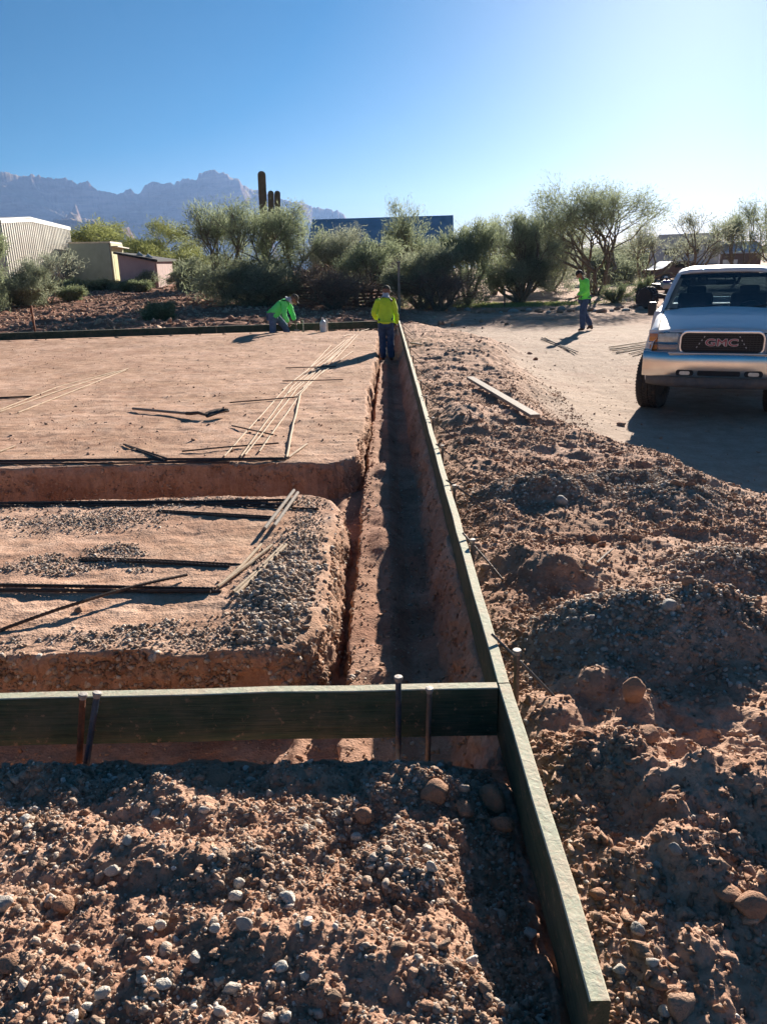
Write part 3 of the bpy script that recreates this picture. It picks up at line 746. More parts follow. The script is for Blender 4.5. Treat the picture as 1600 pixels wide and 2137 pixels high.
for p,l in [([(596,771),(702,767)],'farthest dark crossbar over the tan bundle'),([(590,798),(716,795)],'second dark crossbar over the tan bundle from the far end'),([(480,844),(548,838),(622,833)],'long dark crossbar left of the tan bundle, level with the shovel'),([(484,892),(570,911)],'short slanting crossbar lying over the tan bundle'),([(380,945),(470,938),(582,930)],'nearest dark crossbar beneath the lower end of the tan bundle')]:
    pathbar(p,.008,D_,l,'crossbars over the tan bundle',stack=.012)
for p in ([(0,862),(140,812),(268,770)],[(38,863),(160,815),(262,774)],[(0,857),(120,808),(240,776)]):
    pathbar(p,.008,T_,'long tan bar slanting up from the left edge of the far pad','tan bars at the left of the far pad')
pathbar([(0,832),(68,829)],.012,D_,'dark bar end at the left edge above the slanting tan bars',None)
pathbar([(0,945),(32,933)],.008,T_,'short tan bar end at the left edge above the interior trench',None)
for a_,b_,s_ in [((258,929),(352,961),0),((262,933),(345,964),.0)]:
    pathbar([a_,b_],.009,D_,'short dark bar slanting down to the edge of the interior trench','pair of short slanting dark bars',stack=s_)
g2='dark bars along the far edge of the interior trench'
for k,(a_,b_) in enumerate([((0,963),(592,957)),((0,967),(596,960)),((0,971),(480,967)),((330,968),(598,961))]):
    pathbar([a_,((a_[0]+b_[0])/2,(a_[1]+b_[1])/2),b_],.008,D_,'long dark bar lying along the far edge of the interior trench',g2,stack=.006*(k%2))
g3='dark bundle along the near edge of the interior trench'
for k,(a_,b_) in enumerate([((0,1052),(612,1045)),((0,1056),(612,1048)),((0,1059),(560,1052)),((0,1055),(430,1050))]):
    pathbar([a_,((a_[0]+b_[0])/2,(a_[1]+b_[1])/2),b_],.009,D_,'dark ribbed bar in the bundle on the near edge of the interior trench',g3,rib=k<2,stack=.010*(k%2))
for a_,b_ in [((385,1051),(612,1056)),((388,1054),(665,1065))]:
    pathbar([a_,b_],.008,D_,'thin dark bar lying just below the bundle at the interior trench','thin bars below the interior trench bundle',stack=.004)
for k,(a_,b_) in enumerate([((330,1066),(570,1079)),((326,1069),(566,1083))]):
    pathbar([a_,b_],.0085,D_,'dark bar of the short pair across the middle of the nearer pad','short pair of bars on the nearer pad',rib=True)
for k,(a_,b_) in enumerate([((553,1118),(614,1037)),((573,1112),(622,1042))]):
    A=on_ground(*a_); B=on_ground(*b_); A=Vector(A);B=Vector(B); A.z+=.045;B.z+=.05
    m=MB(); m.tube([A,A.lerp(B,.5),B],.0125,10)
    o=m.build('timber_stake',M['greywood'],None,True); tag(o,'%s of two pale stakes crossing the end of the dark bundle on the nearer pad'%('left' if k==0 else 'right'),'stake','pale stakes on the nearer pad')
for k,(a_,b_) in enumerate([((168,1167),(506,1179)),((166,1171),(480,1184))]):
    pathbar([a_,((a_[0]+b_[0])/2,(a_[1]+b_[1])/2),b_],.0085,D_,'dark ribbed bar of the middle pair on the nearer pad','middle pair of ribbed bars',rib=True,stack=.004*k)
g4='bars bent round the corner of the nearer pad'
for k,(a_,b_,c_) in enumerate([((0,1222),(452,1229),(568,1143)),((0,1227),(446,1234),(549,1143)),((0,1233),(462,1236),(528,1172)),((0,1238),(440,1241),None)]):
    p=[a_,((a_[0]+b_[0])/2,(a_[1]+b_[1])/2),b_]; 
    pathbar(p,.009,D_,'dark ribbed bar of the thick bundle across the front of the nearer pad','thick bundle across the nearer pad',rib=k<2,stack=.012*(k%2))
for k,(a_,b_) in enumerate([((455,1232),(568,1144)),((468,1222),(545,1143)),((487,1240),(590,1142)),((494,1243),(598,1141)),((475,1212),(530,1175))]):
    pathbar([a_,((a_[0]+b_[0])/2,(a_[1]+b_[1])/2),b_],.0095,T_,'tan bar slanting away from the right end of the thick dark bundle','tan bars at the corner of the nearer pad',stack=.012 if k<2 else .003)
pathbar([(0,1318),(180,1272),(392,1210)],.0085,D_,'single ribbed bar propped at a slant over the thick dark bundle',None,lift=lambda u:.035*math.sin(PI*min(1,u*1.0))+.02*u,rib=True)
# bars on the packed yard
for k,(a_,b_) in enumerate([((1130,706),(1205,738)),((1136,706),(1200,740)),((1128,709),(1190,735))]):
    pathbar([a_,b_],.012,D_,'dark bar lying on the yard in front of the walking worker','dark bars on the yard')
for k,(a_,b_) in enumerate([((1272,731),(1352,720)),((1278,735),(1356,724)),((1285,738),(1358,727)),((1312,740),(1352,731)),((1320,744),(1350,734)),((1270,727),(1350,715))]):
    pathbar([a_,b_],.012,T_,'pale bar in the sheaf lying on the yard left of the truck','pale bars beside the truck',stack=.01*(k%2))

# white paint dabs / bottle etc.
# shovel
a=on_ground(278,858); b=on_ground(432,876); c=on_ground(478,868)
root=empty('shovel',(a[0],a[1],a[2]),0,'long wooden-handled shovel lying on the far pad','shovel')
A=Vector((0,0,.03)); B=Vector((b[0]-a[0],b[1]-a[1],b[2]-a[2]+.05)); Cc=Vector((c[0]-a[0],c[1]-a[1],c[2]-a[2]+.05))
hd=A.lerp(B,.80)
m=MB(); m.tube([A,A.lerp(B,.4),hd],.0165,10); m.build('handle',M['greywood'],root,True)
m=MB(); m.tube([A.lerp(B,.74),hd+Vector((0,0,.004)),hd.lerp(B,.5)+Vector((0,0,.02)),B],[.021,.021,.019,.015],10); m.build('socket',M['rebar_dark'],root,True)
dr=(Cc-B); dr.z=0; dr.normalize(); sd=Vector((-dr.y,dr.x,0))
rows=[]
for u,w in [(0,.06),(.03,.10),(.1,.112),(.18,.105),(.25,.07),(.29,.012)]:
    rows.append([B+dr*u+sd*(w*s)+Vector((0,0,.035*abs(s)**2+.02*math.sin(u*9)-.03+.07*u)) for s in (-1,-.6,-.2,.2,.6,1)])
m=MB(); m.grid(rows); o=m.build('blade',M['rebar_dark'],root,True); md=o.modifiers.new('s','SOLIDIFY'); md.thickness=.004
# bottle on the far edge of the pad
x,y,_=atY(674,684,20.6); z=H(x,y)
root=empty('water_bottle',(x,y,z),0,'clear plastic water jug standing at the far edge of the pad','bottle')
m=MB(); m.lathe([(.07,0),(.085,.02),(.085,.11),(.078,.13),(.085,.15),(.085,.24),(.05,.30),(.025,.32),(.025,.345)],Matrix(),18); m.build('jug',simple('cloudy_plastic',(.62,.68,.70),.25),root,True)
m=MB(); m.lathe([(.03,.338),(.03,.37),(0,.372)],Matrix(),14); m.build('cap',simple('bottle_cap',(.75,.75,.75),.5),root,True)
x,y,_=atY(681,684,20.75); z=H(x,y)
root=empty('water_bottle',(x,y,z),0,'tall thin white can beside the clear jug on the pad edge','bottle')
m=MB(); m.lathe([(.035,0),(.037,.02),(.037,.30),(.02,.34),(.012,.35)],Matrix(),14); m.build('can',M['palestone'],root,True)
m=MB(); m.lathe([(.013,.35),(.013,.38),(0,.382)],Matrix(),10); m.build('cap',M['rebar_dark'],root,True)
# ================================================================== TRUCK
def paint():
    m,nt,b=newmat('white_car_paint'); co=coords(nt)
    f=noise(nt,co,1.5,5); c=ramp(nt,f,[(.3,(.72,.725,.735)),(.7,(.80,.80,.81))])
    z=N(nt,'ShaderNodeSeparateXYZ'); L(nt,co,z.inputs[0])
    d=noise(nt,co,7,6,.7); low=ramp(nt,z.outputs[2],[(.0,(1,1,1)),(1.0,(0,0,0))])
    k=math_(nt,'MULTIPLY',low,ramp(nt,d,[(.35,(0,0,0)),(.75,(1,1,1))]))
    c=mix(nt,math_(nt,'MULTIPLY',k,.6),c,(.42,.30,.22))
    L(nt,c,b.inputs['Base Color']); b.inputs['Roughness'].default_value=.42; b.inputs['Coat Weight'].default_value=.22; b.inputs['Coat Roughness'].default_value=.08; b.inputs['Specular IOR Level'].default_value=.3
    return m
WP=paint()
CH_=simple('chrome',(.70,.69,.69),.22,1,.08,4)
BK=simple('black_plastic',(.022,.022,.024),.5,0,.2,20)
RUB=simple('tyre_rubber',(.030,.030,.032),.75,0,.3,30,.3,dirt=.25)
UND=simple('dark_underbody',(.02,.02,.022),.8,0,.3,10)
SEAT=simple('grey_seat_cloth',(.045,.048,.055),.9,0,.2,20,.2)
GL=glass_mat('windscreen_glass',(.20,.27,.30),2.1)
LENS=simple('headlight_lens',(.55,.57,.54),.22,.1,.25,25,0,coat=.5)
AMB=simple('amber_lens',(.60,.22,.05),.2,0,.1,30,0,coat=1)
REDE=simple('red_emblem',(.48,.05,.07),.35,0,.1,20)
TY=rad(22)
gz=-.34
fc=(4.13,9.55)
truck=empty('pickup_truck',(fc[0],fc[1],H(*fc)),-TY,'white pickup truck parked facing the camera at the right','pickup truck')
truck.location.z=gz; truck.scale=(.93,.96,1.0)
def T(v): return Vector(v)
# body shell lofted along its length (local y back, x right, z up)
def sect(y):
    """half section, outer bottom -> centre top"""
    ax=[.97,4.62]; zb=.50 if y<.3 else .46
    for a in ax:
        d=abs(y-a)
        if d<.50: zb=max(zb,.42+math.sqrt(max(0,.50**2-d*d))*1.02)
    taper=.965-.10*(1-sst(0,.35,y))**2
    taper=float(taper)
    if y<1.36:
        u=y/1.36; zt=1.125+.19*(1-(1-u)**1.7); zt=float(zt); zf=zt-.035
        return [(taper-.02,zb),(taper+.012,max(zb+.02,.72)),(taper+.015,.86+.10*u),(taper-.012,.98+.12*u),(taper-.065,zf-.035),(taper-.125,zf),(taper-.20,zf+.012),(.62,zt-.004),(.585,zt+.014),(.30,zt+.03),(0,zt+.036)]
    elif y<3.45:
        return [(.95,zb),(.985,.78),(.985,1.0),(.975,1.16),(.95,1.28),(.90,1.30),(.84,1.29),(.82,1.0),(.80,.80),(.4,.72),(0,.74)]
    else:
        return [(.95,zb),(.985,.78),(.985,1.0),(.975,1.2),(.96,1.30),(.93,1.325),(.88,1.32),(.86,1.1),(.84,.80),(.4,.78),(0,.78)]
ysr=[0,.04,.1,.2,.3,.42,.47,.5,.55,.62,.7,.8,.9,.97,1.05,1.15,1.25,1.33,1.36,1.365,1.40,1.44,1.47,1.5,1.8,2.2,2.6,3.0,3.4,3.449,3.455,3.8,4.0,4.1,4.13,4.2,4.3,4.45,4.62,4.8,4.95,5.05,5.11,5.14,5.3,5.5,5.6]
rows=[]
for y in ysr:
    s=sect(y); fx_=-.0
    rows.append([T((-a,y,b)) for a,b in s]+[T((a,y,b)) for a,b in s[-2::-1]])
m=MB(); m.grid(rows); m.build('body',WP,truck,True,40)
# hood panel sitting a touch proud, with leading edge
rows=[]
for y in [-.035,-.02,0,.03,.1,.3,.6,.9,1.15,1.30]:
    u=max(0,y)/1.36; zt=float(1.125+.19*(1-(1-u)**1.7))+.006
    dz={-.035:-.045,-.02:-.018,0:-.004}.get(y,0)
    r=[]
    for x in [-.80,-.74,-.66,-.62,-.585,-.4,-.2,0,.2,.4,.585,.62,.66,.74,.80]:
        ax=abs(x); z=zt+(.036 if ax<.1 else .034-.02*(ax/.585)**2 if ax<.59 else .004-.002*(ax>.63)-.02*max(0,(ax-.66))/.14)
        yy=y+.06*(ax/.8)**3*(1 if y<.2 else max(0,1-(y-.2)))
        r.append(T((x,yy,z+dz)))
    rows.append(r)
m=MB(); m.grid(rows); m.build('hood',WP,truck,True,50)
# shut lines round the hood
for s_ in (-1,1):
    m=MB(); pts=[]
    for y in [.02,.1,.3,.6,.9,1.15,1.31]:
        u=y/1.36; zt=float(1.125+.19*(1-(1-u)**1.7)); pts.append((s_*(.812),y+.06*(1 if y<.2 else max(0,1-(y-.2))),zt-.020))
    m.tube(pts,.0065,6); m.build('hood_gap',UND,truck)
    m=MB(); m.tube([(s_*.988,1.46,.62),(s_*.992,1.46,1.0),(s_*.962,1.46,1.27)],.004,5); m.tube([(s_*.988,2.62,.55),(s_*.992,2.62,1.0),(s_*.962,2.62,1.28)],.004,5); m.build('door_gap',UND,truck)
m=MB(); m.tube([(-.80,-.028,1.098),(-.3,-.036,1.100),(.3,-.036,1.100),(.80,-.028,1.098)],.006,6); m.build('hood_gap',UND,truck)
# cowl
m=MB(); m.box((0,1.33,1.325),(1.5,.10,.015),None,.004); m.build('cowl',BK,truck)
for s,x0 in ((-1,-.32),(1,.36)):
    m=MB(); m.tube([(x0,1.31,1.345),(x0+.30,1.37,1.375),(x0+.52,1.40,1.39)],[.010,.007,.006],6); m.build('wiper',BK,truck)
# nose panel below the hood (header) and front face
m=MB(); rows=[]
for z_ in np.linspace(.86,1.125,6): rows.append([T((x,-.035+.15*max(0,(abs(x)-.545)/.36)**2.2+(.02 if z_>1.12 else 0),float(z_))) for x in np.linspace(-.93,.93,33)])
m.grid(rows); m.build('front_panel',WP,truck,True)
def rrect(w,h,r,n=6):
    P=[]
    for cx,cy,a0 in ((w/2-r,h/2-r,0),(-w/2+r,h/2-r,90),(-w/2+r,-h/2+r,180),(w/2-r,-h/2+r,270)):
        for k in range(n+1):
            a=rad(a0+90*k/n); P.append((cx+r*math.cos(a),cy+r*math.sin(a)))
    return P
FR=Matrix.Translation((0,0,0))@Matrix.Rotation(PI/2,4,'X')   # (x,y,h)->(x,-h,y)
gc=.985; gw,gh=1.05,.295
def framering(name,w,h,r,t,y0,y1,zc,mat,par):
    o=rrect(w,h,r); i=rrect(w-2*t,h-2*t,max(.01,r-t)); n=len(o); m=MB(); b=m.bm
    mid=rrect(w-t*.5,h-t*.5,r-t*.25); mi=rrect(w-t*1.5,h-t*1.5,max(.01,r-t*.75))
    R=[]
    for poly,yy in ((o,y0),(mid,y1),(mi,y1),(i,y0+.01)):
        R.append([b.verts.new((x,yy,zc+z)) for x,z in poly])
    for A,B in zip(R,R[1:]):
        for k in range(n): b.faces.new((A[k],A[(k+1)%n],B[(k+1)%n],B[k]))
    return m.build(name,mat,par,True,50)
gr=MB(); P=rrect(gw-.03,gh-.03,.085)
for k in range(1): gr.prism([(x,z) for x,z in P],0.058,0.062,Matrix.Translation((0,0,gc))@FR)
grille=gr.build('grille',BK,truck)
framering('grille_frame',gw,gh,.10,.034,-.055,-.098,gc,simple('bright_chrome',(.80,.81,.83),.28,.85,.04,4),grille)
m=MB()
for k in range(9): m.box((0,-.072,gc-.105+.026*k),(gw-.10-(.05 if k in(0,8) else 0),.016,.006))
for k in range(25): m.box((-.46+.92*k/24,-.070,gc),(.004,.012,gh-.075))
m.build('grille_slats',simple('dark_grille_bars',(.045,.045,.05),.35,.3),grille)
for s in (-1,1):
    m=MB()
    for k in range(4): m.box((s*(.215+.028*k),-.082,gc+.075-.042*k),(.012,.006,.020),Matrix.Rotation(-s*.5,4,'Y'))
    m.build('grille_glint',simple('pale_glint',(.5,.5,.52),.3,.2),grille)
def text(name,body,size,mat,loc,parent,ext=.006,sx=1.0,off=0.0,rot=(PI/2,0,0)):
    cu=bpy.data.curves.new(name,'FONT'); cu.body=body; cu.size=size; cu.extrude=ext; cu.align_x='CENTER'; cu.align_y='CENTER'; cu.offset=off; cu.resolution_u=4; cu.space_character=1.05
    t=bpy.data.objects.new('t',cu); C.objects.link(t); bpy.context.view_layer.update()
    me=bpy.data.meshes.new_from_object(t.evaluated_get(bpy.context.evaluated_depsgraph_get())); bpy.data.objects.remove(t)
    me.name=name; me.materials.clear(); me.materials.append(mat)
    o=bpy.data.objects.new(name,me); C.objects.link(o); o.parent=parent; o.location=loc; o.rotation_euler=rot; o.scale=(sx,1,1); return o
text('emblem_outline','GMC',.118,simple('pale_emblem_edge',(.58,.52,.53),.3,.1,.05,10),(0,-.090,gc+.004),grille,.004,1.5,.0062)
text('emblem_letters','GMC',.118,REDE,(0,-.096,gc+.004),grille,.004,1.5,-.0005)
# lamps
for s in (-1,1):
    x0,x1=.545,.90
    def lampbox(xa,xb,za,zb,bow=.05,y=-.062):
        m=MB(); rows=[]
        for z in np.linspace(za,zb,5):
            r=[]
            for x in np.linspace(xa,xb,8):
                u=(x-.545)/.36; r.append(T((s*x,y+.15*max(0,u)**2.2-.010*math.sin(PI*(z-za)/(zb-za)),float(z)-.012*max(0,u)**2)))
            rows.append(r)
        m.grid(rows); return m
    h=lampbox(.542,.80,.990,1.100).build('headlight',LENS,truck,True)
    lampbox(.808,.918,.990,1.095).build('corner_lamp',AMB,h,True)
    m=MB(); m.lathe([(.0,0),(.05,.004),(.062,.02),(.066,.03)],Matrix.Translation((s*.69,-.03,1.058))@Matrix.Rotation(-PI/2,4,'X'),18); m.build('reflector',CH_,h,True)
    q=lampbox(.548,.79,.885,.955,y=-.064).build('turn_signal',simple('clear_lens',(.45,.33,.27),.2,0,.1,30,coat=1),truck,True)
    lampbox(.80,.905,.885,.955,y=-.064).build('amber_end',AMB,q,True)
    m=MB()
    for za,zb in ((.960,.984),(.858,.877)):
        rows=[]
        for z in (za,(za+zb)/2,zb):
            rows.append([T((s*x,-.068-.010*(z==(za+zb)/2)+.15*max(0,(x-.545)/.36)**2.2,z)) for x in np.linspace(.54,.925,9)])
        m.grid(rows)
    m.build('lamp_trim',CH_,truck,True)
# bumper
def bump_y(x): return -.17+.17*(abs(x)/.985)**3.2
rows=[]
for z,dy in [(.872,.07),(.874,.012),(.862,-.0),(.80,-.012),(.74,-.016),(.66,-.010),(.585,.0),(.565,.012),(.56,.04)]:
    rows.append([T((x,bump_y(x)+dy,z)) for x in np.linspace(-.975,.975,41)]+[T((.985,.12+dy*0,z)),T((.985,.36,z))])
    rows[-1]=[T((-.985,.36,z)),T((-.985,.12,z))]+rows[-1]
m=MB(); m.grid(rows); bmp=m.build('bumper',CH_,truck,True,50)
m=MB(); rows=[]
for z,dy in [(.56,.03),(.52,.015),(.47,.02),(.43,.05),(.42,.12)]:
    rows.append([T((x*.97,bump_y(x)+dy+.01,z+.03*(abs(x)/.98)**4)) for x in np.linspace(-.95,.95,31)])
m.grid(rows); m.build('air_dam',simple('grey_lower_valance',(.10,.10,.105),.55,0,.2,12,dirt=.3),bmp,True,50)
for s in (-1,1):
    m=MB(); m.prism(rrect(.22,.07,.03),0,.014,Matrix.Translation((s*.42,bump_y(.42)-.004,.625))@FR); f=m.build('fog_lamp_opening',UND,bmp,True)
    m=MB(); m.prism(rrect(.13,.045,.02),0,.010,Matrix.Translation((s*.42,bump_y(.42)-.020,.625))@FR); m.build('fog_lamp',LENS,f,True)
m=MB(); m.prism(rrect(.52,.06,.02),0,.014,Matrix.Translation((0,bump_y(.1)-.006,.625))@FR); m.build('bumper_slot',UND,bmp,True)
m=MB(); m.box((0,-.125,.866),(1.3,.12,.012),None,.004); m.build('bumper_pad',WP,bmp,True)
# cab: roof, pillars, glass
def rf(x,y):   # roof height
    u=(y-2.02)/(3.35-2.02); return 1.785+.012+.075*math.sin(PI*min(1,max(0,.08+u*.86)))**.6+.018*(1-(abs(x)/.66)**2)-.05*max(0,abs(x)-.60)/.08
rows=[]
for y in [1.99,2.02,2.10,2.25,2.5,2.8,3.1,3.28,3.36,3.39]:
    rows.append([T((x,y-.03*(abs(x)/.7)**2*(-1 if y<2.3 else 0),rf(x,y)-(.03 if y in(1.99,3.39) else 0)-(.05 if abs(x)>.69 else 0))) for x in [-.70,-.685,-.64,-.5,-.25,0,.25,.5,.64,.685,.70]])
m=MB(); m.grid(rows); o=m.build('roof',WP,truck,True,60); sd_=o.modifiers.new('s','SOLIDIFY'); sd_.thickness=.03; sd_.offset=-1
for s in (-1,1):
    m=MB(); m.tube([(s*.835,1.36,1.27),(s*.782,1.62,1.49),(s*.70,1.90,1.70),(s*.668,2.02,1.765)],[.040,.036,.034,.032],8); m.build('windscreen_pillar',WP,truck,True)
    m=MB(); m.tube([(s*.865,2.62,1.28),(s*.68,2.60,1.77)],[.04,.032],8); m.build('door_pillar',WP,truck,True)
    m=MB(); m.tube([(s*.85,3.36,1.28),(s*.66,3.30,1.78)],[.07,.05],8); m.build('rear_pillar',WP,truck,True)
    for ya,yb in ((1.46,2.58),(2.66,3.30)):
        m=MB(); m.grid([[T((s*.872,ya,1.29)),T((s*.872,yb,1.29))],[T((s*.69,max(ya,2.03),1.76)),T((s*.69,yb,1.76))]]); m.build('side_window',GL,truck)
    # mirror
    m=MB(); m.box((s*1.0,1.62,1.31),(.12,.08,.19),None,.028,3); mr=m.build('mirror',BK,truck,True)
    m=MB(); m.tube([(s*.90,1.60,1.26),(s*1.02,1.62,1.26)],.022,8); m.build('mirror_arm',BK,mr,True)
    m=MB(); m.box((s*1.0,1.663,1.31),(.09,.004,.15)); m.build('mirror_glass',CH_,mr)
rows=[]
for k in range(9):
    u=k/8; y=1.36+(2.02-1.36)*(u**.92); z=1.315+(1.772-1.315)*(u**1.02); hw=.815+(.665-.815)*u
    rows.append([T((hw*c,y-.10*(1-c*c)*(1-.6*u),z+.012*(1-c*c))) for c in np.linspace(-1,1,15)])
m=MB(); m.grid(rows); m.build('windscreen',GL,truck,True)
m=MB()
rows2=[]
for u in (.89,.93,.97,1.0):
    y=1.36+(2.02-1.36)*(u**.92); z=1.315+(1.772-1.315)*(u**1.02); hw=.815+(.665-.815)*u
    rows2.append([T((hw*c,y-.10*(1-c*c)*(1-.6*u)+.006,z+.012*(1-c*c)-.004)) for c in np.linspace(-1,1,15)])
m.grid(rows2); m.build('windscreen_shade_band',simple('dark_tint_band',(.01,.02,.025),.2),truck,True)
m=MB(); m.grid([[T((-.80,3.37,1.33)),T((.80,3.37,1.33))],[T((-.62,3.34,1.75)),T((.62,3.34,1.75))]]); m.build('rear_window',GL,truck)
m=MB(); m.box((0,3.39,1.10),(1.62,.05,.42)); m.build('cab_rear_wall',WP,truck)
# interior
m=MB(); rows=[]
for y,z in [(1.36,1.28),(1.5,1.30),(1.66,1.29),(1.76,1.22),(1.78,1.0)]: rows.append([T((x,y,z-.02*(abs(x)/.8)**2)) for x in np.linspace(-.80,.80,9)])
m.grid(rows); m.build('dashboard',UND,truck,True)
for s in (-1,1):
    m=MB(); m.box((s*.40,2.75,1.18),(.54,.16,.62),Matrix.Rotation(-.15,4,'X'),.07,4); m.box((s*.40,2.5,.92),(.54,.5,.16),None,.05,3); st_=m.build('seat',SEAT,truck,True)
    m=MB(); m.box((s*.40,2.80,1.51),(.30,.11,.17),Matrix.Rotation(-.1,4,'X'),.05,4); m.build('headrest',SEAT,st_,True)
t=bmesh.new()
bm_=MB(); Mw=Matrix.Translation((.40,1.95,1.24))@Matrix.Rotation(rad(62),4,'X')
ringp=[Mw@Vector((.19*math.cos(a),.19*math.sin(a),0)) for a in np.linspace(0,2*PI,29)]
bm_.tube(ringp,.014,8,False)
for a in (0,PI,1.5*PI): bm_.tube([Mw@Vector((0,0,-.02)),Mw@Vector((.19*math.cos(a),.19*math.sin(a),0))],.013,6)
bm_.build('steering_wheel',UND,truck,True)
m=MB(); m.box((0,1.93,1.66),(.26,.03,.07),None,.012,3); m.tube([(0,1.93,1.69),(0,1.96,1.75)],.008,6); m.build('rear_view_mirror',UND,truck,True)
m=MB(); m.tube([(-.03,1.53,1.30),(.02,1.50,1.35),(.09,1.52,1.33),(.15,1.54,1.31)],[.012,.028,.02,.01],7); m.build('cloth_on_dash',M['palestone'],truck,True)
# wheels
def wheel(x,y,steer,nm='wheel'):
    r,w=.405,.285
    e=empty(nm,(x,y,r-.012)); e.parent=truck; e.rotation_euler=(0,0,steer)
    m=MB(); RT=Matrix.Rotation(PI/2,4,'Y')
    prof=[(.225,-w*.38),(.25,-w*.46),(.32,-w*.52),(.375,-w*.50),(.394,-w*.43),(.399,-w*.33),(.400,-w*.17),(.391,-w*.155),(.391,-w*.13),(.401,-w*.115),(.402,w*.0),(.401,w*.115),(.391,w*.13),(.391,w*.155),(.400,w*.17),(.399,w*.33),(.394,w*.43),(.375,w*.50),(.32,w*.52),(.25,w*.46),(.225,w*.38)]
    m.lathe(prof,RT,56)
    for k in range(56):
        a=2*PI*k/56
        for off,zz in ((0,-.43),(.5,-.27),(.2,-.07),(.7,.07),(.3,.27),(.8,.43)):
            aa=a+off*2*PI/56; rr_=.402 if abs(zz)<.4 else .392
            M4=Matrix.Rotation(aa,4,'X')@Matrix.Translation((w*zz,0,rr_))@Matrix.Rotation(.35 if zz>0 else -.35,4,'Z')
            m.box((0,0,0),(.040,.025,.014),M4)
    t_=m.build('tyre',RUB,e,True,40)
    m=MB(); sg=1 if x>0 else -1
    RS=Matrix.Rotation(sg*PI/2,4,'Y')
    m.lathe([(.228,-w*.36),(.232,w*.40),(.215,w*.42),(.205,w*.30),(.19,w*.10),(.13,w*.16),(.085,w*.26),(.075,w*.34),(.03,w*.35),(0,w*.35)],RS,32)
    rm=m.build('rim',simple('alloy_rim',(.45,.45,.46),.3,.8,.15,12,dirt=.4),e,True,40)
    m=MB()
    for k in range(6):
        a=2*PI*k/6; m.lathe([(.012,w*.2),(.012,w*.34),(0,w*.35)],RS@Matrix.Translation((.055*math.cos(a),.055*math.sin(a),0)),8)
    for k in range(5):
        a=2*PI*k/5+.3; m.lathe([(.034,w*.135),(.034,w*.16),(0,w*.161)],RS@Matrix.Translation((.145*math.cos(a),.145*math.sin(a),0)),14)
    m.build('wheel_nuts',UND,rm,True)
    m=MB(); m.lathe([(.20,-w*.2),(.0,-w*.21)],RS,24); m.build('brake_disc',simple('rusty_disc',(.16,.12,.10),.6,.6),e,True)
    return e
wheel(-.855,.97,rad(-15)); wheel(.855,.97,rad(-15)); wheel(-.855,4.62,0); wheel(.855,4.62,0)
m=MB(); m.tube([(-.72,.97,.42),(.72,.97,.42)],.04,10); m.box((0,.97,.42),(.34,.32,.26),None,.06); m.box((0,.55,.50),(1.1,.10,.10),None,.02)
m.tube([(-.70,.97,.36),(-.35,1.05,.44)],.035,8); m.tube([(.70,.97,.36),(.35,1.05,.44)],.035,8); m.build('front_suspension',UND,truck,True)
m=MB(); m.box((-.42,2.8,.50),(.09,5.2,.16),None,.01); m.box((.42,2.8,.50),(.09,5.2,.16),None,.01); m.box((0,1.9,.62),(1.6,1.3,.06)); m.box((0,1.15,.75),(1.3,.6,.3),None,.03); m.box((0,3.9,.58),(.5,1.2,.2),None,.04)
for s in (-1,1): m.box((s*.76,.97,.86),(.10,.9,.10),None,.02)
m.build('chassis',UND,truck,True)
m=MB(); m.tube([(-.72,4.62,.42),(.72,4.62,.42)],.05,10); m.lathe([(0,-.12),(.12,-.09),(.15,0),(.12,.09),(0,.12)],Matrix.Translation((0,4.62,.42)),16); m.build('rear_axle',UND,truck,True)
m=MB(); m.box((0,5.60,1.05),(1.72,.05,.55),None,.01); m.build('tailgate',WP,truck,True)
m=MB(); m.box((0,5.72,.62),(1.9,.14,.16),None,.03); m.build('rear_bumper',CH_,truck,True)
for s in (-1,1):
    m=MB(); m.box((s*.90,5.61,1.08),(.12,.05,.40),None,.01); m.build('tail_light',simple('red_lens',(.35,.02,.02),.2,coat=1),truck,True)
    m=MB(); m.box((s*.995,2.45,1.12),(.012,.14,.035),None,.004); m.build('door_handle',BK,truck,True)

# ================================================================== PEOPLE
def skin(name,verts,edges,radii,mat,parent=None,sub=2,root=0,fold=0):
    me=bpy.data.meshes.new(name); me.from_pydata([tuple(v) for v in verts],edges,[])
    o=bpy.data.objects.new(name,me); C.objects.link(o)
    md=o.modifiers.new('k','SKIN'); md.use_smooth_shade=True; md.branch_smoothing=.3
    for i,d in enumerate(me.skin_vertices[0].data):
        r=radii[i]; d.radius=(r,r) if isinstance(r,(int,float)) else r; d.use_root=(i==root)
    s=o.modifiers.new('s','SUBSURF'); s.levels=sub; s.render_levels=sub
    bpy.context.view_layer.update()
    m2=bpy.data.meshes.new_from_object(o.evaluated_get(bpy.context.evaluated_depsgraph_get()))
    bpy.data.objects.remove(o); m2.name=name; m2.materials.clear()
    if mat: m2.materials.append(mat)
    m2.polygons.foreach_set('use_smooth',[True]*len(m2.polygons))
    if fold:
        co_=np.empty(len(m2.vertices)*3,np.float32); m2.vertices.foreach_get('co',co_); co_=co_.reshape(-1,3); nn=np.array([list(v.normal) for v in m2.vertices])
        d=fbm(co_[:,0]*9+co_[:,2]*13,co_[:,1]*9-co_[:,2]*7,301,3)+.6*(1-2*np.abs(vnoise(co_[:,2]*22+co_[:,0]*9,co_[:,1]*12+co_[:,0]*5,302)))
        m2.vertices.foreach_set('co',(co_+nn*(d*fold)[:,None]).astype(np.float32).ravel()); m2.update()
    o=bpy.data.objects.new(name,m2); C.objects.link(o)
    if parent: o.parent=parent
    return o
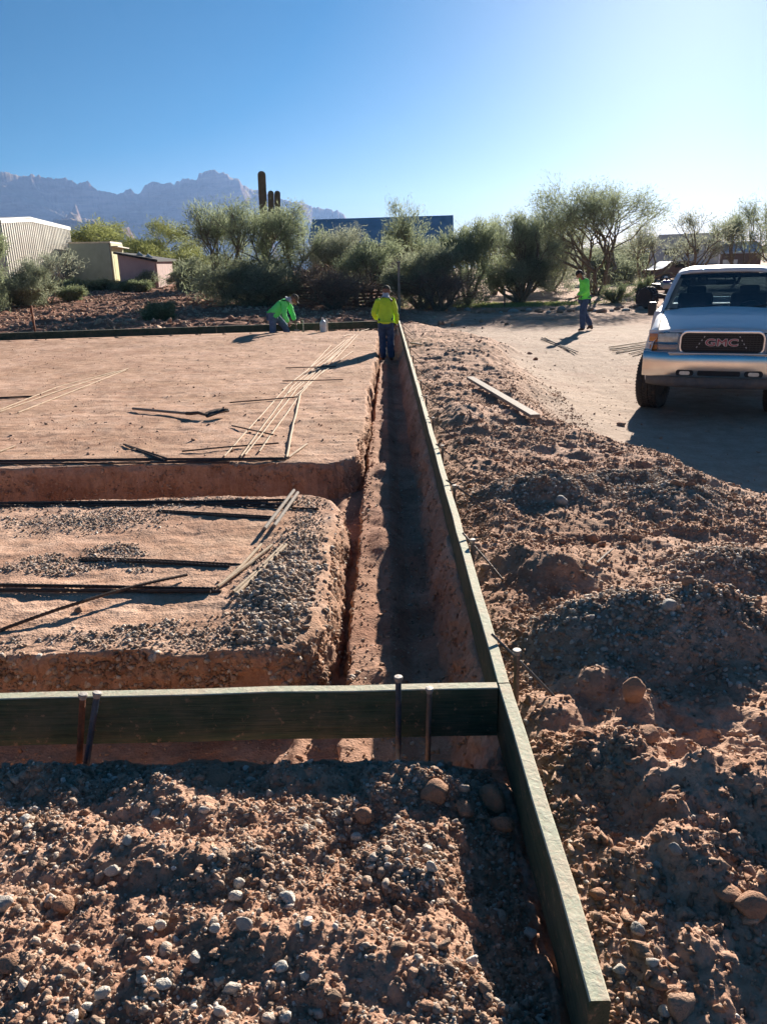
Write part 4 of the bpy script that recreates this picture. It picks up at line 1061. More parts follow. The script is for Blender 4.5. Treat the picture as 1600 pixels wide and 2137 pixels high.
def join(obs,name):
    bm=bmesh.new()
    for o in obs: bm.from_mesh(o.data)
    me=bpy.data.meshes.new(name); mt=obs[0].data.materials[0]; par=obs[0].parent
    bm.to_mesh(me); bm.free(); me.materials.append(mt); me.polygons.foreach_set('use_smooth',[True]*len(me.polygons))
    for o in obs: bpy.data.objects.remove(o)
    o=bpy.data.objects.new(name,me); C.objects.link(o); o.parent=par; return o
SK=simple('sun_browned_skin',(.26,.13,.085),.6,0,.12,30)
def shirtmat(n,c): return simple(n,c,.85,0,.10,9,.5)
def jeans(n,c): return simple(n,c,.9,0,.25,14,.5)
HAT=simple('dark_camouflage_cap',(.085,.075,.050),.85,0,.6,40); BOOT=simple('brown_work_boots',(.10,.06,.04),.8,0,.3,20)
def frame(d,up):
    d=d.normalized(); s=d.cross(up).normalized(); u=s.cross(d); return d,s,u
def hand(wr,dirv,palm,mat,curl,side):
    """five separate fingers from a palm; dirv along the forearm, palm = palm normal"""
    d,s,u=frame(dirv,palm); obs=[]
    V_=[wr,wr+d*.035,wr+d*.075]; obs.append(skin('h',V_,[(0,1),(1,2)],[(.024,.018),(.032,.016),(.036,.014)],mat,None,2))
    for k,(off,ln) in enumerate(((-.028,.070),(-.010,.080),(.009,.075),(.027,.058))):
        b=wr+d*.078+s*off; p=[b-d*.012,b]; a=0
        for q in range(3):
            a+=curl*(.7+.1*k); l_=ln*(.42,.33,.25)[q]; p.append(p[-1]+(d*math.cos(a)+u*math.sin(a))*l_)
        obs.append(skin('f',p,[(i,i+1) for i in range(4)],[.0095,.0095,.0088,.008,.0062],mat,None,1))
    b=wr+d*.03+s*(-.028*side)
    td=(d*.6+s*(-.7*side)+u*.4).normalized(); p=[b,b+td*.03,b+td*.052+u*.012,b+td*.066+u*.028]
    obs.append(skin('f',p,[(0,1),(1,2),(2,3)],[.013,.0115,.010,.008],mat,None,1))
    return obs
def headmesh(c,fwd,up,mat):
    f,s,u=frame(fwd,up)
    v,fc_=ico(4); out=[]
    vv=v.copy()
    # x = side, y = forward, z = up
    X_,Y_,Z_=vv.T
    jaw=np.clip(-Z_,0,1)
    P=np.stack([X_*(.077-.018*jaw),Y_*(.098-.012*jaw)+.008*jaw,Z_*.118],-1)
    for (cx,cz,rx,rz,h) in ((0,-.10,.10,.16,.024),(0,.0,.07,.22,.008),(0,-.46,.22,.07,.006),(0,-.85,.3,.16,.006)):
        w=np.exp(-(((X_-cx)/rx)**2+((Z_-cz)/rz)**2))*(Y_>0); P[:,1]+=h*w
    for sx in (-1,1):
        w=np.exp(-(((X_-sx*.34)/.17)**2+((Z_-.06)/.10)**2))*(Y_>0); P[:,1]-=.012*w
        w=np.exp(-(((Y_+.05)/.16)**2+((Z_+.04)/.26)**2))*(sx*X_>.6); P[:,0]+=sx*.020*w
    W=np.array([list(c+s*float(p[0])+f*float(p[1])+u*float(p[2])) for p in P])
    return mesh_np('hd',W,fc_,mat)
def person(name_lab,loc,rz,J,shirt,trouser,hatmat,cap=True,gaiter=None,hair=None,curls=(.5,.5),head_f=None,head_u=None,shirt_l=1.0):
    root=empty('person',loc,rz,name_lab,'person')
    g=lambda k: Vector(J[k])
    names=['pel','spi','che','nb','neck','hd','shL','elL','wrL','shR','elR','wrR','hpL','knL','anL','toL','hpR','knR','anR','toR']
    ix={n:i for i,n in enumerate(names)}
    E=[('pel','spi'),('spi','che'),('che','nb'),('nb','neck'),('neck','hd'),('nb','shL'),('shL','elL'),('elL','wrL'),('nb','shR'),('shR','elR'),('elR','wrR'),('pel','hpL'),('hpL','knL'),('knL','anL'),('anL','toL'),('pel','hpR'),('hpR','knR'),('knR','anR'),('anR','toR')]
    R={'pel':(.12,.09),'spi':(.11,.085),'che':(.12,.09),'nb':(.065,.055),'neck':.050,'hd':.06,'sh':.045,'el':.034,'wr':.026,'hp':.070,'kn':.050,'an':.036,'to':.03}
    rr=[R.get(n,R.get(n[:2])) for n in names]
    V_=[g(n) for n in names]
    body=skin('body',V_,[(ix[a],ix[b]) for a,b in E],rr,SK,root,2)
    hf=(Vector(head_f) if head_f else Vector((1,0,0))); hu=(Vector(head_u) if head_u else Vector((0,0,1)))
    hc=g('hd')+hu.normalized()*.03
    obs=[body,headmesh(hc,hf,hu,SK)]
    for sd,cu in (('L',curls[0]),('R',curls[1])):
        d=(g('wr'+sd)-g('el'+sd)).normalized(); pn=Vector((0,-1 if sd=='L' else 1,0)) if abs(d.y)<.8 else Vector((0,0,1))
        obs+=hand(g('wr'+sd),d,pn,SK,cu,1 if sd=='L' else -1)
    body=join(obs,'body'); body.parent=root
    # shirt
    def lp(a,b,t): return g(a).lerp(g(b),t)
    hemd=(g('pel')-g('spi')).normalized()
    SV=[g('spi'),g('che'),g('nb')+(g('neck')-g('nb'))*.05,g('shL'),lp('shL','elL',.5),g('elL'),lp('elL','wrL',.55),lp('elL','wrL',.93),g('shR'),lp('shR','elR',.5),g('elR'),lp('elR','wrR',.55),lp('elR','wrR',.93),g('pel'),g('pel')+hemd*.07*shirt_l]
    SV+=[lp('nb','shL',.55)+Vector((0,0,-.01)),lp('nb','shR',.55)+Vector((0,0,-.01))]
    SE=[(0,1),(1,2),(2,15),(15,3),(3,4),(4,5),(5,6),(6,7),(2,16),(16,8),(8,9),(9,10),(10,11),(11,12),(0,13),(13,14)]
    SR=[(.185,.150),(.175,.145),(.135,.11),.088,.078,.068,.060,.046,.088,.078,.068,.060,.046,(.185,.16),(.19,.165),(.105,.10),(.105,.10)]
    skin('shirt',SV,SE,SR,shirt,root,3,0,.012)
    TV=[g('pel'),g('hpL'),lp('hpL','knL',.45),g('knL'),lp('knL','anL',.5),g('anL')+(g('anL')-g('knL')).normalized()*.02,g('hpR'),lp('hpR','knR',.45),g('knR'),lp('knR','anR',.5),g('anR')+(g('anR')-g('knR')).normalized()*.02]
    TE=[(0,1),(1,2),(2,3),(3,4),(4,5),(0,6),(6,7),(7,8),(8,9),(9,10)]
    TR=[(.15,.125),.112,.105,.090,.085,.080,.112,.105,.090,.085,.080]
    skin('trousers',TV,TE,TR,trouser,root,3,0,.009)
    for sd in 'LR':
        a=g('an'+sd); t=g('to'+sd); d=(t-a); 
        heel=a-Vector((d.x,d.y,0)).normalized()*.05; heel.z=t.z-.005
        skin('boot',[a+Vector((0,0,.07)),a,heel,t,a.lerp(t,.55)],[(0,1),(1,2),(1,4),(4,3)],[.050,.050,.040,(.045,.032),(.046,.036)],BOOT,root,2)
    f,s,u=frame(hf,hu)
    Mh=Matrix(((s.x,f.x,u.x,hc.x),(s.y,f.y,u.y,hc.y),(s.z,f.z,u.z,hc.z),(0,0,0,1)))
    if cap:
        m=MB(); rows=[]
        for k in range(7):
            a=k/6*PI/2; rows.append([Mh@Vector((.088*math.cos(a)*math.cos(b),.108*math.cos(a)*math.sin(b)-.004,.035+.100*math.sin(a))) for b in np.linspace(0,2*PI,25)[:-1]])
        m.grid(rows,True); c_=m.build('cap',hatmat,root,True)
        m=MB(); rows=[]
        for k in range(5):
            q=k/4; rows.append([Mh@Vector(((.080)*math.sin(b)*(1-.18*q),.098*math.cos(b)+.085*q*math.cos(b*.8),.040-.012*q-.03*math.sin(b)**2)) for b in np.linspace(-1.15,1.15,11)])
        m.grid(rows); br=m.build('brim',hatmat,c_,True); z=br.modifiers.new('s','SOLIDIFY'); z.thickness=.006
    if gaiter:
        m=MB(); nk=g('neck'); rows=[]
        for k in range(9):
            q=k/8; c0=g('nb').lerp(hc,q*.62+.12); rad_=.112-.030*math.sin(PI*q*.6)+.012*(q<.2)
            rows.append([c0+s*(rad_*math.cos(b)*(.86))+f*(rad_*1.02*math.sin(b))+u*(.008*math.sin(3*b+k)-.03*(math.sin(b)>0)*q) for b in np.linspace(0,2*PI,25)[:-1]])
        m.grid(rows,True); m.build('neck_gaiter',gaiter,root,True)
    if hair:
        v,fc_=ico(3); P=v*np.array([.086,.107,.120]); keep=(v[:,2]>.25)|((v[:,1]<-.05)&(v[:,2]>-.55)); 
        fm=[t for t in fc_ if keep[t].all()]
        W=np.array([list(Mh@Vector(p)) for p in P]); rnh=np.random.default_rng(3); W+=rnh.normal(0,.002,W.shape)
        mesh_np('hair',W,np.array(fm),hair,root)
    return root
YG=shirtmat('yellow_green_safety_shirt',(.66,.95,.05)); GN=shirtmat('neon_green_shirt',(.14,.92,.22)); GN2=shirtmat('bright_green_shirt',(.20,.95,.12))
JB=jeans('dark_blue_jeans',(.045,.08,.16)); JL=jeans('faded_blue_jeans',(.10,.16,.27))
GA=simple('grey_neck_cloth',(.50,.54,.58),.9,0,.15,14,.4)
HAIR=simple('black_hair',(.02,.015,.012),.7,0,.3,60,.4)
_person=person
def person(*a,**k):
    sc_=k.pop('scale',1.0); r=_person(*a,**k); r.scale=(sc_,)*3; return r
# local frame: +x forward (facing), +y left, z up
# middle worker: stands in the long trench with his back to the camera
Jm=dict(pel=(-.02,0,.90),spi=(0,0,1.05),che=(.05,0,1.24),nb=(.08,-.01,1.41),neck=(.11,-.02,1.47),hd=(.16,-.03,1.555),
 shL=(.07,.17,1.36),elL=(.00,.27,1.09),wrL=(.20,.20,.95),shR=(.08,-.17,1.36),elR=(.05,-.24,1.08),wrR=(.13,-.255,.83),
 hpL=(-.01,.09,.88),knL=(.05,.075,.47),anL=(-.01,.075,.08),toL=(.13,.09,.035),hpR=(-.01,-.09,.88),knR=(.06,-.10,.47),anR=(.0,-.12,.08),toR=(.14,-.15,.035))
x0,_,_=atY(805,700,15.9); wm=person('worker in yellow-green shirt standing in the long trench with his back turned',(x0,15.9,H(x0,15.9)-.03),PI/2,Jm,YG,JB,HAT,True,GA,None,(.9,1.1),(.8,-.62,-.22),(.25,-.1,1),scale=.88)
# left worker bending to the right, in the far trench
Jl=dict(pel=(-.22,0,.86),spi=(-.13,0,1.00),che=(.06,0,1.13),nb=(.21,0,1.22),neck=(.27,0,1.24),hd=(.36,0,1.235),
 shL=(.17,.19,1.16),elL=(.24,.24,.90),wrL=(.33,.17,.66),shR=(.17,-.19,1.15),elR=(.16,-.25,.88),wrR=(.24,-.17,.64),
 hpL=(-.22,.10,.84),knL=(.06,.16,.52),anL=(.16,.17,.09),toL=(.30,.18,.035),hpR=(-.22,-.10,.84),knR=(-.20,-.14,.45),anR=(-.36,-.15,.09),toR=(-.22,-.16,.035))
x0,_,_=atY(588,690,20.95); yl=far_form_y(x0)-.27; wl=person('worker in green shirt bending over the far form board',(x0,yl,H(x0,yl)-.01),rad(-8),Jl,GN,JL,HAT,True,GA,None,(.8,.8),(.62,0,-.78),(.75,0,.62))
# right worker walking left, looking down
Jr=dict(pel=(.02,0,.93),spi=(.03,0,1.08),che=(.04,0,1.28),nb=(.08,0,1.45),neck=(.12,0,1.50),hd=(.19,0,1.575),
 shL=(.06,.19,1.41),elL=(.03,.25,1.14),wrL=(.20,.15,1.00),shR=(.06,-.19,1.41),elR=(.00,-.25,1.14),wrR=(.20,-.17,.98),
 hpL=(.02,.09,.91),knL=(.09,.10,.50),anL=(.06,.10,.08),toL=(.20,.11,.035),hpR=(.02,-.09,.91),knR=(-.02,-.09,.50),anR=(-.24,-.09,.16),toR=(-.13,-.10,.04))
x0,_,_=atY(1217,690,22.3); wr_=person('worker in bright green shirt walking to the left across the yard, looking down',(x0,22.3,H(x0,22.3)-.005),rad(184),Jr,GN2,JB,HAT,False,None,HAIR,(1.0,1.0),(.72,0,-.62),(.6,0,.78),scale=.98)
# tools they hold
def held(name,p0,p1,r,mat,label,cat,parent_matrix):
    A=parent_matrix@Vector(p0);B=parent_matrix@Vector(p1); m=MB(); m.tube([A,B],r,8); return tag(m.build(name,mat,None,True),label,cat)
bpy.context.view_layer.update()
held('steel_bar',(.17,-.265,.86),(.27,-.29,.58),.012,M['stake_head'],'short shiny bar in the right hand of the middle worker','tool',wm.matrix_world)
hm=MB(); Aw=wl.matrix_world; a=Aw@Vector((.34,.17,.62)); hm.tube([a+Vector((0,0,.12)),a+Vector((.03,0,-.18))],.014,8); 
hr=empty('hammer',a,0,'small hammer in the hands of the bending worker','hammer')
hm2=hm.build('handle',M['greywood'],None,True); hm2.parent=hr; hm2.matrix_parent_inverse=Matrix.Translation(-a)
q=MB(); q.box((.03,0,-.19),(.13,.045,.045),None,.008); q.build('hammer_head',M['stake_head'],hr)
# ================================================================== VEGETATION
def rot_dir(d,ang,az):
    d=d.normalized(); o=d.orthogonal().normalized(); o=Quaternion(d,az)@o; return (Quaternion(o,ang)@d).normalized()
def treegeo(seed,Hh,W,stems=4,depth=4,spread=.55,tips_per=34,leaf=(.22,.030),lowfill=.0,droop=.1,crown0=.18,ragged=1.0,trunkr=.09,Dd=None):
    R=random.Random(seed); segs=[]; tips=[]
    def br(p,d,ln,r,k):
        n=3; q=p; dd=d
        for i in range(n):
            dd=(dd+Vector((R.gauss(0,.13),R.gauss(0,.13),R.gauss(.05,.08)))).normalized(); e=q+dd*ln/n
            segs.append((q,e,r*(1-.22*i/n),r*(1-.22*(i+1)/n),k)); 
            if k>=depth-1: tips.append((e,dd,k))
            q=e
        if k<depth:
            for j in range(R.choice((2,3,3) if k<2 else (2,2,3))):
                nd=rot_dir(dd,R.uniform(.22,.75)*(.8+spread*.5),R.uniform(0,2*PI)); nd=(nd+Vector((0,0,.10))).normalized()
                br(q,nd,ln*R.uniform(.62,.88),r*R.uniform(.52,.68),k+1)
    for s in range(stems):
        az=2*PI*(s+R.uniform(-.3,.3))/stems; d=Vector((math.cos(az)*spread*R.uniform(.5,1.1),math.sin(az)*spread*R.uniform(.5,1.1),1)).normalized()
        br(Vector((math.cos(az)*.05,math.sin(az)*.05,0)),d,1.0*R.uniform(.75,1.15),.075*R.uniform(.7,1.1),0)
    E=[t[0] for t in tips]; mx=np.percentile([abs(e.x) for e in E],94); my=np.percentile([abs(e.y) for e in E],94); mz=np.percentile([e.z for e in E],97)
    Dd=Dd or W
    sc=Vector((W/2/mx,Dd/2/my,Hh*.93/mz)); S=lambda v:Vector((v.x*sc.x,v.y*sc.y,v.z*sc.z))
    segs=[(S(a),S(b),r0,r1,k) for a,b,r0,r1,k in segs]; tips=[(S(p),Vector((d.x*sc.x,d.y*sc.y,d.z*sc.z)).normalized(),k) for p,d,k in tips]
    tips=[t for t in tips if t[0].z>Hh*crown0*R.uniform(.5,1.3)]
    rs=trunkr/.075
    # branches mesh
    Vv=[];Ff=[]
    for a,b,r0,r1,k in segs:
        d=(b-a).normalized(); o=d.orthogonal().normalized(); s_=d.cross(o); n=6 if k<2 else 4; base=len(Vv)
        for c,r in ((a,r0*rs),(b,r1*rs)):
            r=max(r,.006)
            for i in range(n): Vv.append(c+(o*math.cos(2*PI*i/n)+s_*math.sin(2*PI*i/n))*r)
        for i in range(n): Ff.append((base+i,base+(i+1)%n,base+n+(i+1)%n,base+n+i))
    # foliage
    rng=np.random.default_rng(seed); P=np.array([list(t[0]) for t in tips]); D=np.array([list(t[1]) for t in tips])
    if lowfill>0:
        n2=int(len(P)*lowfill); th=rng.uniform(0,2*PI,n2); rr_=np.sqrt(rng.random(n2)); P2=np.stack([np.cos(th)*rr_*W*.46,np.sin(th)*rr_*Dd*.46,rng.uniform(.04,.5,n2)*Hh],-1); D2=rng.normal(0,.5,(n2,3))+[0,0,.7]
        P=np.concatenate([P,P2]); D=np.concatenate([D,D2])
    D/=np.linalg.norm(D,axis=1)[:,None]
    wgt=rng.gamma(1.3,1/1.3,len(P)); cnt=np.maximum(3,(tips_per*wgt)).astype(int)
    I=np.repeat(np.arange(len(P)),cnt); n=len(I)
    sg=np.array([W,Dd,Hh])*.030*ragged+.05
    dirs=D[I]+rng.normal(0,.45,(n,3)); dirs/=np.linalg.norm(dirs,axis=1)[:,None]
    cen=P[I]+rng.normal(0,1,(n,3))*sg+D[I]*(rng.random(n)**1.2*.28*ragged)[:,None]
    cen[:,2]=np.maximum(cen[:,2],.04)
    dirs[:,2]-=droop; 
    l=leaf[0]*rng.uniform(.4,1.3,n)[:,None]; w=leaf[1]*rng.uniform(.5,1.3,n)[:,None]
    sd=np.cross(dirs,rng.normal(size=(n,3))); sd/=np.linalg.norm(sd,axis=1)[:,None]+1e-9
    a=cen-dirs*l*.5; b=cen+dirs*l*.5
    VV=np.stack([a,cen+sd*w*.5,b,cen-sd*w*.5],1).reshape(-1,3); FF=np.arange(n*4).reshape(n,4)
    return np.array([list(v) for v in Vv]),np.array([f for f in Ff]),VV,FF
def tree(px,py_base,py_top,wpx,Y,fol,label,name='desert_tree',cat='tree',group=None,**kw):
    X,_,_=atY(px,py_base,Y); zg=H(X,Y)
    _,_,zt=atY(px,py_top,Y); hh=zt-zg; dep=Y*math.cos(PITCH); W=wpx*dep/F*1.05
    root=empty(name,(X,Y,zg-.05),0,label,cat,group)
    v,f,lv,lf=treegeo(int(px*3+py_top),hh,W,**kw)
    mesh_np('trunk',v,f,M['bark'],root); mesh_np('crown',lv,lf,M[fol],root,False)
    return root
L1=dict(leaf=(.24,.026))
tree(-12,660,458,80,33,'fol_green','bushy green tree cut by the left edge of the photo',stems=5,lowfill=0.30,tips_per=17,**L1)
tree(45,640,562,110,36,'fol_dark','dark low shrub in front of the corrugated shed',name='desert_shrub',cat='shrub',stems=6,depth=3,lowfill=0.48,tips_per=33,spread=.9,**L1)
tree(100,622,525,105,37,'fol_grey','small thin leaning tree in front of the corrugated shed',stems=2,tips_per=7,depth=4,spread=.8,trunkr=.05,**L1)
tree(300,612,460,235,66,'fol_yellow','wide yellow-green tree rising behind the pink shed',stems=6,lowfill=0.54,tips_per=39,leaf=(.34,.05),depth=4,spread=.8)
tree(412,632,548,80,44,'fol_dark','dark shrub between the pink shed and the tree with the cactus',name='desert_shrub',cat='shrub',stems=6,depth=3,lowfill=0.60,tips_per=36,spread=.9,leaf=(.28,.034))
tree(478,652,424,190,35,'fol_green','large green tree just left of the giant cactus',stems=5,lowfill=0.42,tips_per=17,spread=.6,**L1)
tree(590,655,430,150,34,'fol_green','large green tree just right of the giant cactus',stems=4,lowfill=0.36,tips_per=17,spread=.5,**L1)
tree(535,655,545,180,33,'fol_dark','dark shrub below the giant cactus, behind the bending worker',name='desert_shrub',cat='shrub',stems=7,depth=3,lowfill=0.72,tips_per=33,spread=.9,**L1)
tree(700,655,478,120,35,'fol_grey','grey-green tree in front of the left half of the dark roof',stems=5,lowfill=0.18,tips_per=13,spread=.6,**L1)
tree(770,655,500,110,33,'fol_green','thin green tree in front of the middle of the dark roof',stems=4,lowfill=0.12,tips_per=12,spread=.55,**L1)
tree(700,662,560,150,31.5,'fol_brown','leafless brown scrub in front of the pallet fence',name='dry_shrub',cat='shrub',stems=8,depth=3,lowfill=0.30,tips_per=15,spread=.7,leaf=(.22,.016))
tree(848,650,425,90,38,'fol_green','tall wispy green tree rising above the dark roof near its right end',stems=3,lowfill=0.06,tips_per=15,spread=.45,**L1)
tree(880,652,525,150,33,'fol_dark','dark shrub with brown twigs directly behind the middle worker',name='desert_shrub',cat='shrub',stems=7,depth=3,lowfill=0.48,tips_per=30,spread=.9,**L1)
tree(915,650,565,120,31.5,'fol_brown','dry brown twiggy bush right of the middle worker',name='dry_shrub',cat='shrub',stems=8,depth=3,lowfill=0.24,tips_per=13,spread=.7,leaf=(.22,.016))
tree(978,648,466,100,34,'fol_green','narrow bright green tree right of the end of the dark roof',stems=4,lowfill=0.30,tips_per=19,spread=.5,**L1)
tree(1030,640,455,75,43,'fol_green','slim pale tree standing behind the narrow bright green tree',stems=3,lowfill=0.06,tips_per=11,spread=.4,**L1)
tree(1088,640,452,120,36,'fol_green','rounded dark-stemmed tree on its own foot at the middle of the right hedge',stems=6,crown0=.25,tips_per=15,spread=.55,**L1)
tree(1085,628,540,115,35,'fol_dark','low dark mass of twigs under the rounded tree',name='desert_shrub',cat='shrub',stems=7,depth=3,crown0=.3,tips_per=30,spread=.9,**L1)
tree(1150,620,480,100,46,'fol_grey','dim green tree filling the gap left of the tallest tree',stems=5,lowfill=0.36,tips_per=17,spread=.6,leaf=(.28,.034))
tree(1243,618,388,235,40,'fol_green','tallest tree, many-stemmed and open, behind the walking worker',stems=6,crown0=.20,depth=5,tips_per=9,lowfill=.05,spread=.62,trunkr=.12,leaf=(.26,.028))
tree(1342,612,470,120,44,'fol_grey','thin open tree right of the tallest tree',stems=4,crown0=.62,tips_per=8,spread=.6,leaf=(.26,.03))
tree(1440,600,448,125,48,'fol_grey','thin open tree in front of the white trailer',stems=4,crown0=.62,tips_per=9,spread=.6,leaf=(.28,.032))
tree(1535,598,425,130,50,'fol_green','tree rising above the truck cab',stems=4,crown0=.5,tips_per=13,spread=.6,leaf=(.28,.032))
tree(1620,598,400,120,46,'fol_green','tall tree cut by the right edge of the photo',stems=4,crown0=.3,tips_per=14,spread=.5,leaf=(.28,.032))
tree(1270,612,530,110,55,'fol_dark','low dim tree far behind the tallest tree',stems=6,lowfill=0.48,tips_per=17,spread=.8,leaf=(.3,.04))
tree(1400,590,520,260,75,'fol_dark','long dim thicket beyond the white trailer',name='desert_shrub',cat='shrub',stems=9,lowfill=0.72,tips_per=17,spread=.9,leaf=(.42,.06),depth=3)
tree(1180,600,500,300,78,'fol_dark','distant dim thicket behind the right hedge',name='desert_shrub',cat='shrub',stems=9,lowfill=0.72,tips_per=26,spread=.9,leaf=(.42,.06),depth=3)
tree(420,600,535,200,80,'fol_dark','distant dark brush between the yellow-green tree and the cactus',name='desert_shrub',cat='shrub',stems=9,lowfill=0.72,tips_per=23,spread=.9,leaf=(.42,.06),depth=3)
tree(158,590,500,60,80,'fol_dark','sliver of dark tree between the corrugated and the grey-green sheds',stems=5,lowfill=0.36,tips_per=19,spread=.6,leaf=(.4,.05),depth=3)
tree(1282,638,600,40,34,'fol_sage','small weeds at the foot of the tallest tree',name='weed_clump',cat='weeds',stems=6,depth=2,lowfill=0.36,tips_per=17,spread=.8,leaf=(.15,.02))
tree(1335,640,585,26,33,'fol_sage','upright tuft of weeds left of the black wheel',name='weed_clump',cat='weeds',stems=5,depth=2,lowfill=0.36,tips_per=17,spread=.5,leaf=(.16,.02))
ws=['pale sage bush left of the grey-green shed','low sage bush in front of the grey-green shed','bright low bush in front of the grey-green shed','low bush between the grey-green and pink sheds','sage bush before the pink shed','low green bush right before the pink shed','low bush at the foot of the corrugated shed','small bush in the red earth before the grey-green shed','faded low bush in the far left rough ground']
for (px,py,pt,w),l in zip([(160,606,588,40),(190,604,590,36),(215,602,588,44),(245,602,590,36),(270,603,590,34),(292,604,592,30),(130,612,592,40),(150,622,604,34),(340,665,640,44)],ws):
    x,y,z=on_ground(px,py+2); tree(px,py+2,pt,w,min(y,52),'fol_sage',l,name='sage_bush',cat='bush',group='low bushes round the sheds',stems=6,depth=2,lowfill=0.72,tips_per=33,spread=.9,leaf=(.16,.026))
tree(310,600,572,30,47,'fol_dark','small dark bush against the pink shed wall',name='desert_shrub',cat='shrub',stems=6,depth=3,lowfill=0.36,tips_per=14,spread=.8,leaf=(.2,.028))
# grass strip at the back of the yard: a lit green patch
x,y,z=on_ground(1060,637)
m=MB(); 
rg=np.random.default_rng(4); n=9000
gx_=x+rg.normal(0,1.6,n); gy_=y+rg.normal(0,.55,n); gz_=ground(gx_,gy_)[0]
hh_=rg.uniform(.04,.11,n); ax=rg.uniform(0,6.28,n); wd=.018
A=np.stack([gx_-np.cos(ax)*wd,gy_-np.sin(ax)*wd,gz_],-1);B=np.stack([gx_+np.cos(ax)*wd,gy_+np.sin(ax)*wd,gz_],-1);Cc=np.stack([gx_+rg.normal(0,.03,n),gy_+rg.normal(0,.03,n),gz_+hh_],-1)
gm=foliage_mat('bright_grass',(.22,.28,.10),(.42,.46,.20)); o=mesh_np('grass',np.stack([A,B,Cc],1).reshape(-1,3),np.arange(n*3).reshape(n,3),gm,None,False); o['kind']='stuff'; o['label']='thin strip of pale green grass at the back of the yard'
m.bm.free()

# saguaro
def ribbed(m,pts,radii,nr=17,sub=4):
    n=nr*sub; rows=[]
    for i,(p,r) in enumerate(zip(pts,radii)):
        d=(pts[min(i+1,len(pts)-1)]-pts[max(i-1,0)]).normalized(); o=Vector((0,1,0)).cross(d).normalized(); s=d.cross(o)
        rows.append([p+(o*math.cos(2*PI*k/n)+s*math.sin(2*PI*k/n))*r*(1+.11*math.cos(2*PI*k/sub)) for k in range(n)])
    m.grid(rows,True); return m
def cactus_mat():
    m,nt,b=newmat('cactus_skin'); co=coords(nt); f=noise(nt,co,3,5); c=ramp(nt,f,[(.3,(.14,.12,.07)),(.7,(.24,.20,.125))])
    L(nt,c,b.inputs['Base Color']); b.inputs['Roughness'].default_value=.8; bump(nt,b,noise(nt,co,30,4),.4,.02); return m
CM=cactus_mat()
Ys=40.0
xb,_,_=atY(552,650,Ys); zb=H(xb,Ys)
root=empty('saguaro_cactus',(xb,Ys,zb-.1),0,'tall saguaro cactus with two short arms standing above the trees','cactus')
def cl(px,py): 
    q=atY(px,py,Ys); return Vector((q[0]-xb,0,q[2]-zb+.1))
def column(p,rm):
    Lp=[]; Rr=[]
    n=26
    tot=sum((b-a).length for a,b in zip(p,p[1:]))
    for k in range(n+9):
        kk=k if k<n-1 else n-1+(k-n+1)/9; kk=min(kk,n); k=kk; u=k/n*tot; 
        for a,b in zip(p,p[1:]):
            l=(b-a).length
            if u<=l+1e-6: q=a.lerp(b,u/l); break
            u-=l
        rem=tot*(1-k/n); r=rm*(1 if rem>rm*1.1 else math.sqrt(max(0.0,1-(1-rem/(rm*1.1))**2)))
        r*=(.80+.20*min(1,k/n*1.8)); Lp.append(q); Rr.append(max(r,.01))
    return Lp,Rr
m=MB(); ribbed(m,*column([cl(558,655),cl(554,520),cl(549,430),cl(545.5,356)],.175)); m.build('stem',CM,root,True,80)
m=MB(); ribbed(m,*column([cl(555,505),cl(563,490),cl(566,465),cl(565,397)],.135)); m.build('arm',CM,root,True,80)
m=MB(); P_=[v+Vector((0,.30,0)) for v in (cl(556,515),cl(570,498),cl(577,465),cl(577,396))]; ribbed(m,*column(P_,.135)); m.build('arm',CM,root,True,80)

# ================================================================== BUILDINGS
def quadobj(name,pts,mat,parent,thick=.06):
    m=MB(); vs=[m.bm.verts.new(p) for p in pts]; m.bm.faces.new(vs); o=m.build(name,mat,parent); s=o.modifiers.new('s','SOLIDIFY'); s.thickness=thick; s.offset=0; return o
def wallprism(name,base,h0,h1,th,mat,parent,corr=0,peak=None):
    """wall between base[0],base[1] with heights h0,h1 (optional peak (u,h)); corrugated if corr"""
    A=Vector(base[0]);B=Vector(base[1]); d=(B-A); Lg=d.length; d.normalize(); nrm=Vector((d.y,-d.x,0))
    def top(u):
        if peak:
            pu,ph=peak; return h0+(ph-h0)*u/pu if u<pu else ph+(h1-ph)*(u-pu)/(1-pu)
        return h0+(h1-h0)*u
    n=int(Lg/corr)*4 if corr else 12
    lo=[];hi=[]
    for i in range(n+1):
        u=i/n; o=0
        if corr: o=((.11 if corr>.3 else .035) if (i%4) in (1,2) else 0)
        p=A+d*(u*Lg)+nrm*o; lo.append(p); hi.append(p+Vector((0,0,top(u))))
    m=MB(); m.grid([lo,hi]); ob=m.build(name,mat,parent); s=ob.modifiers.new('s','SOLIDIFY'); s.thickness=th; s.offset=0; return ob
def P3(px,py,Y): return Vector(atY(px,py,Y))
corrm=simple('pale_corrugated_steel',(.60,.57,.49),.45,.25,.14,.8,0,dirt=.25)
trim=simple('white_trim',(.58,.58,.56),.5,0,.1,3); 
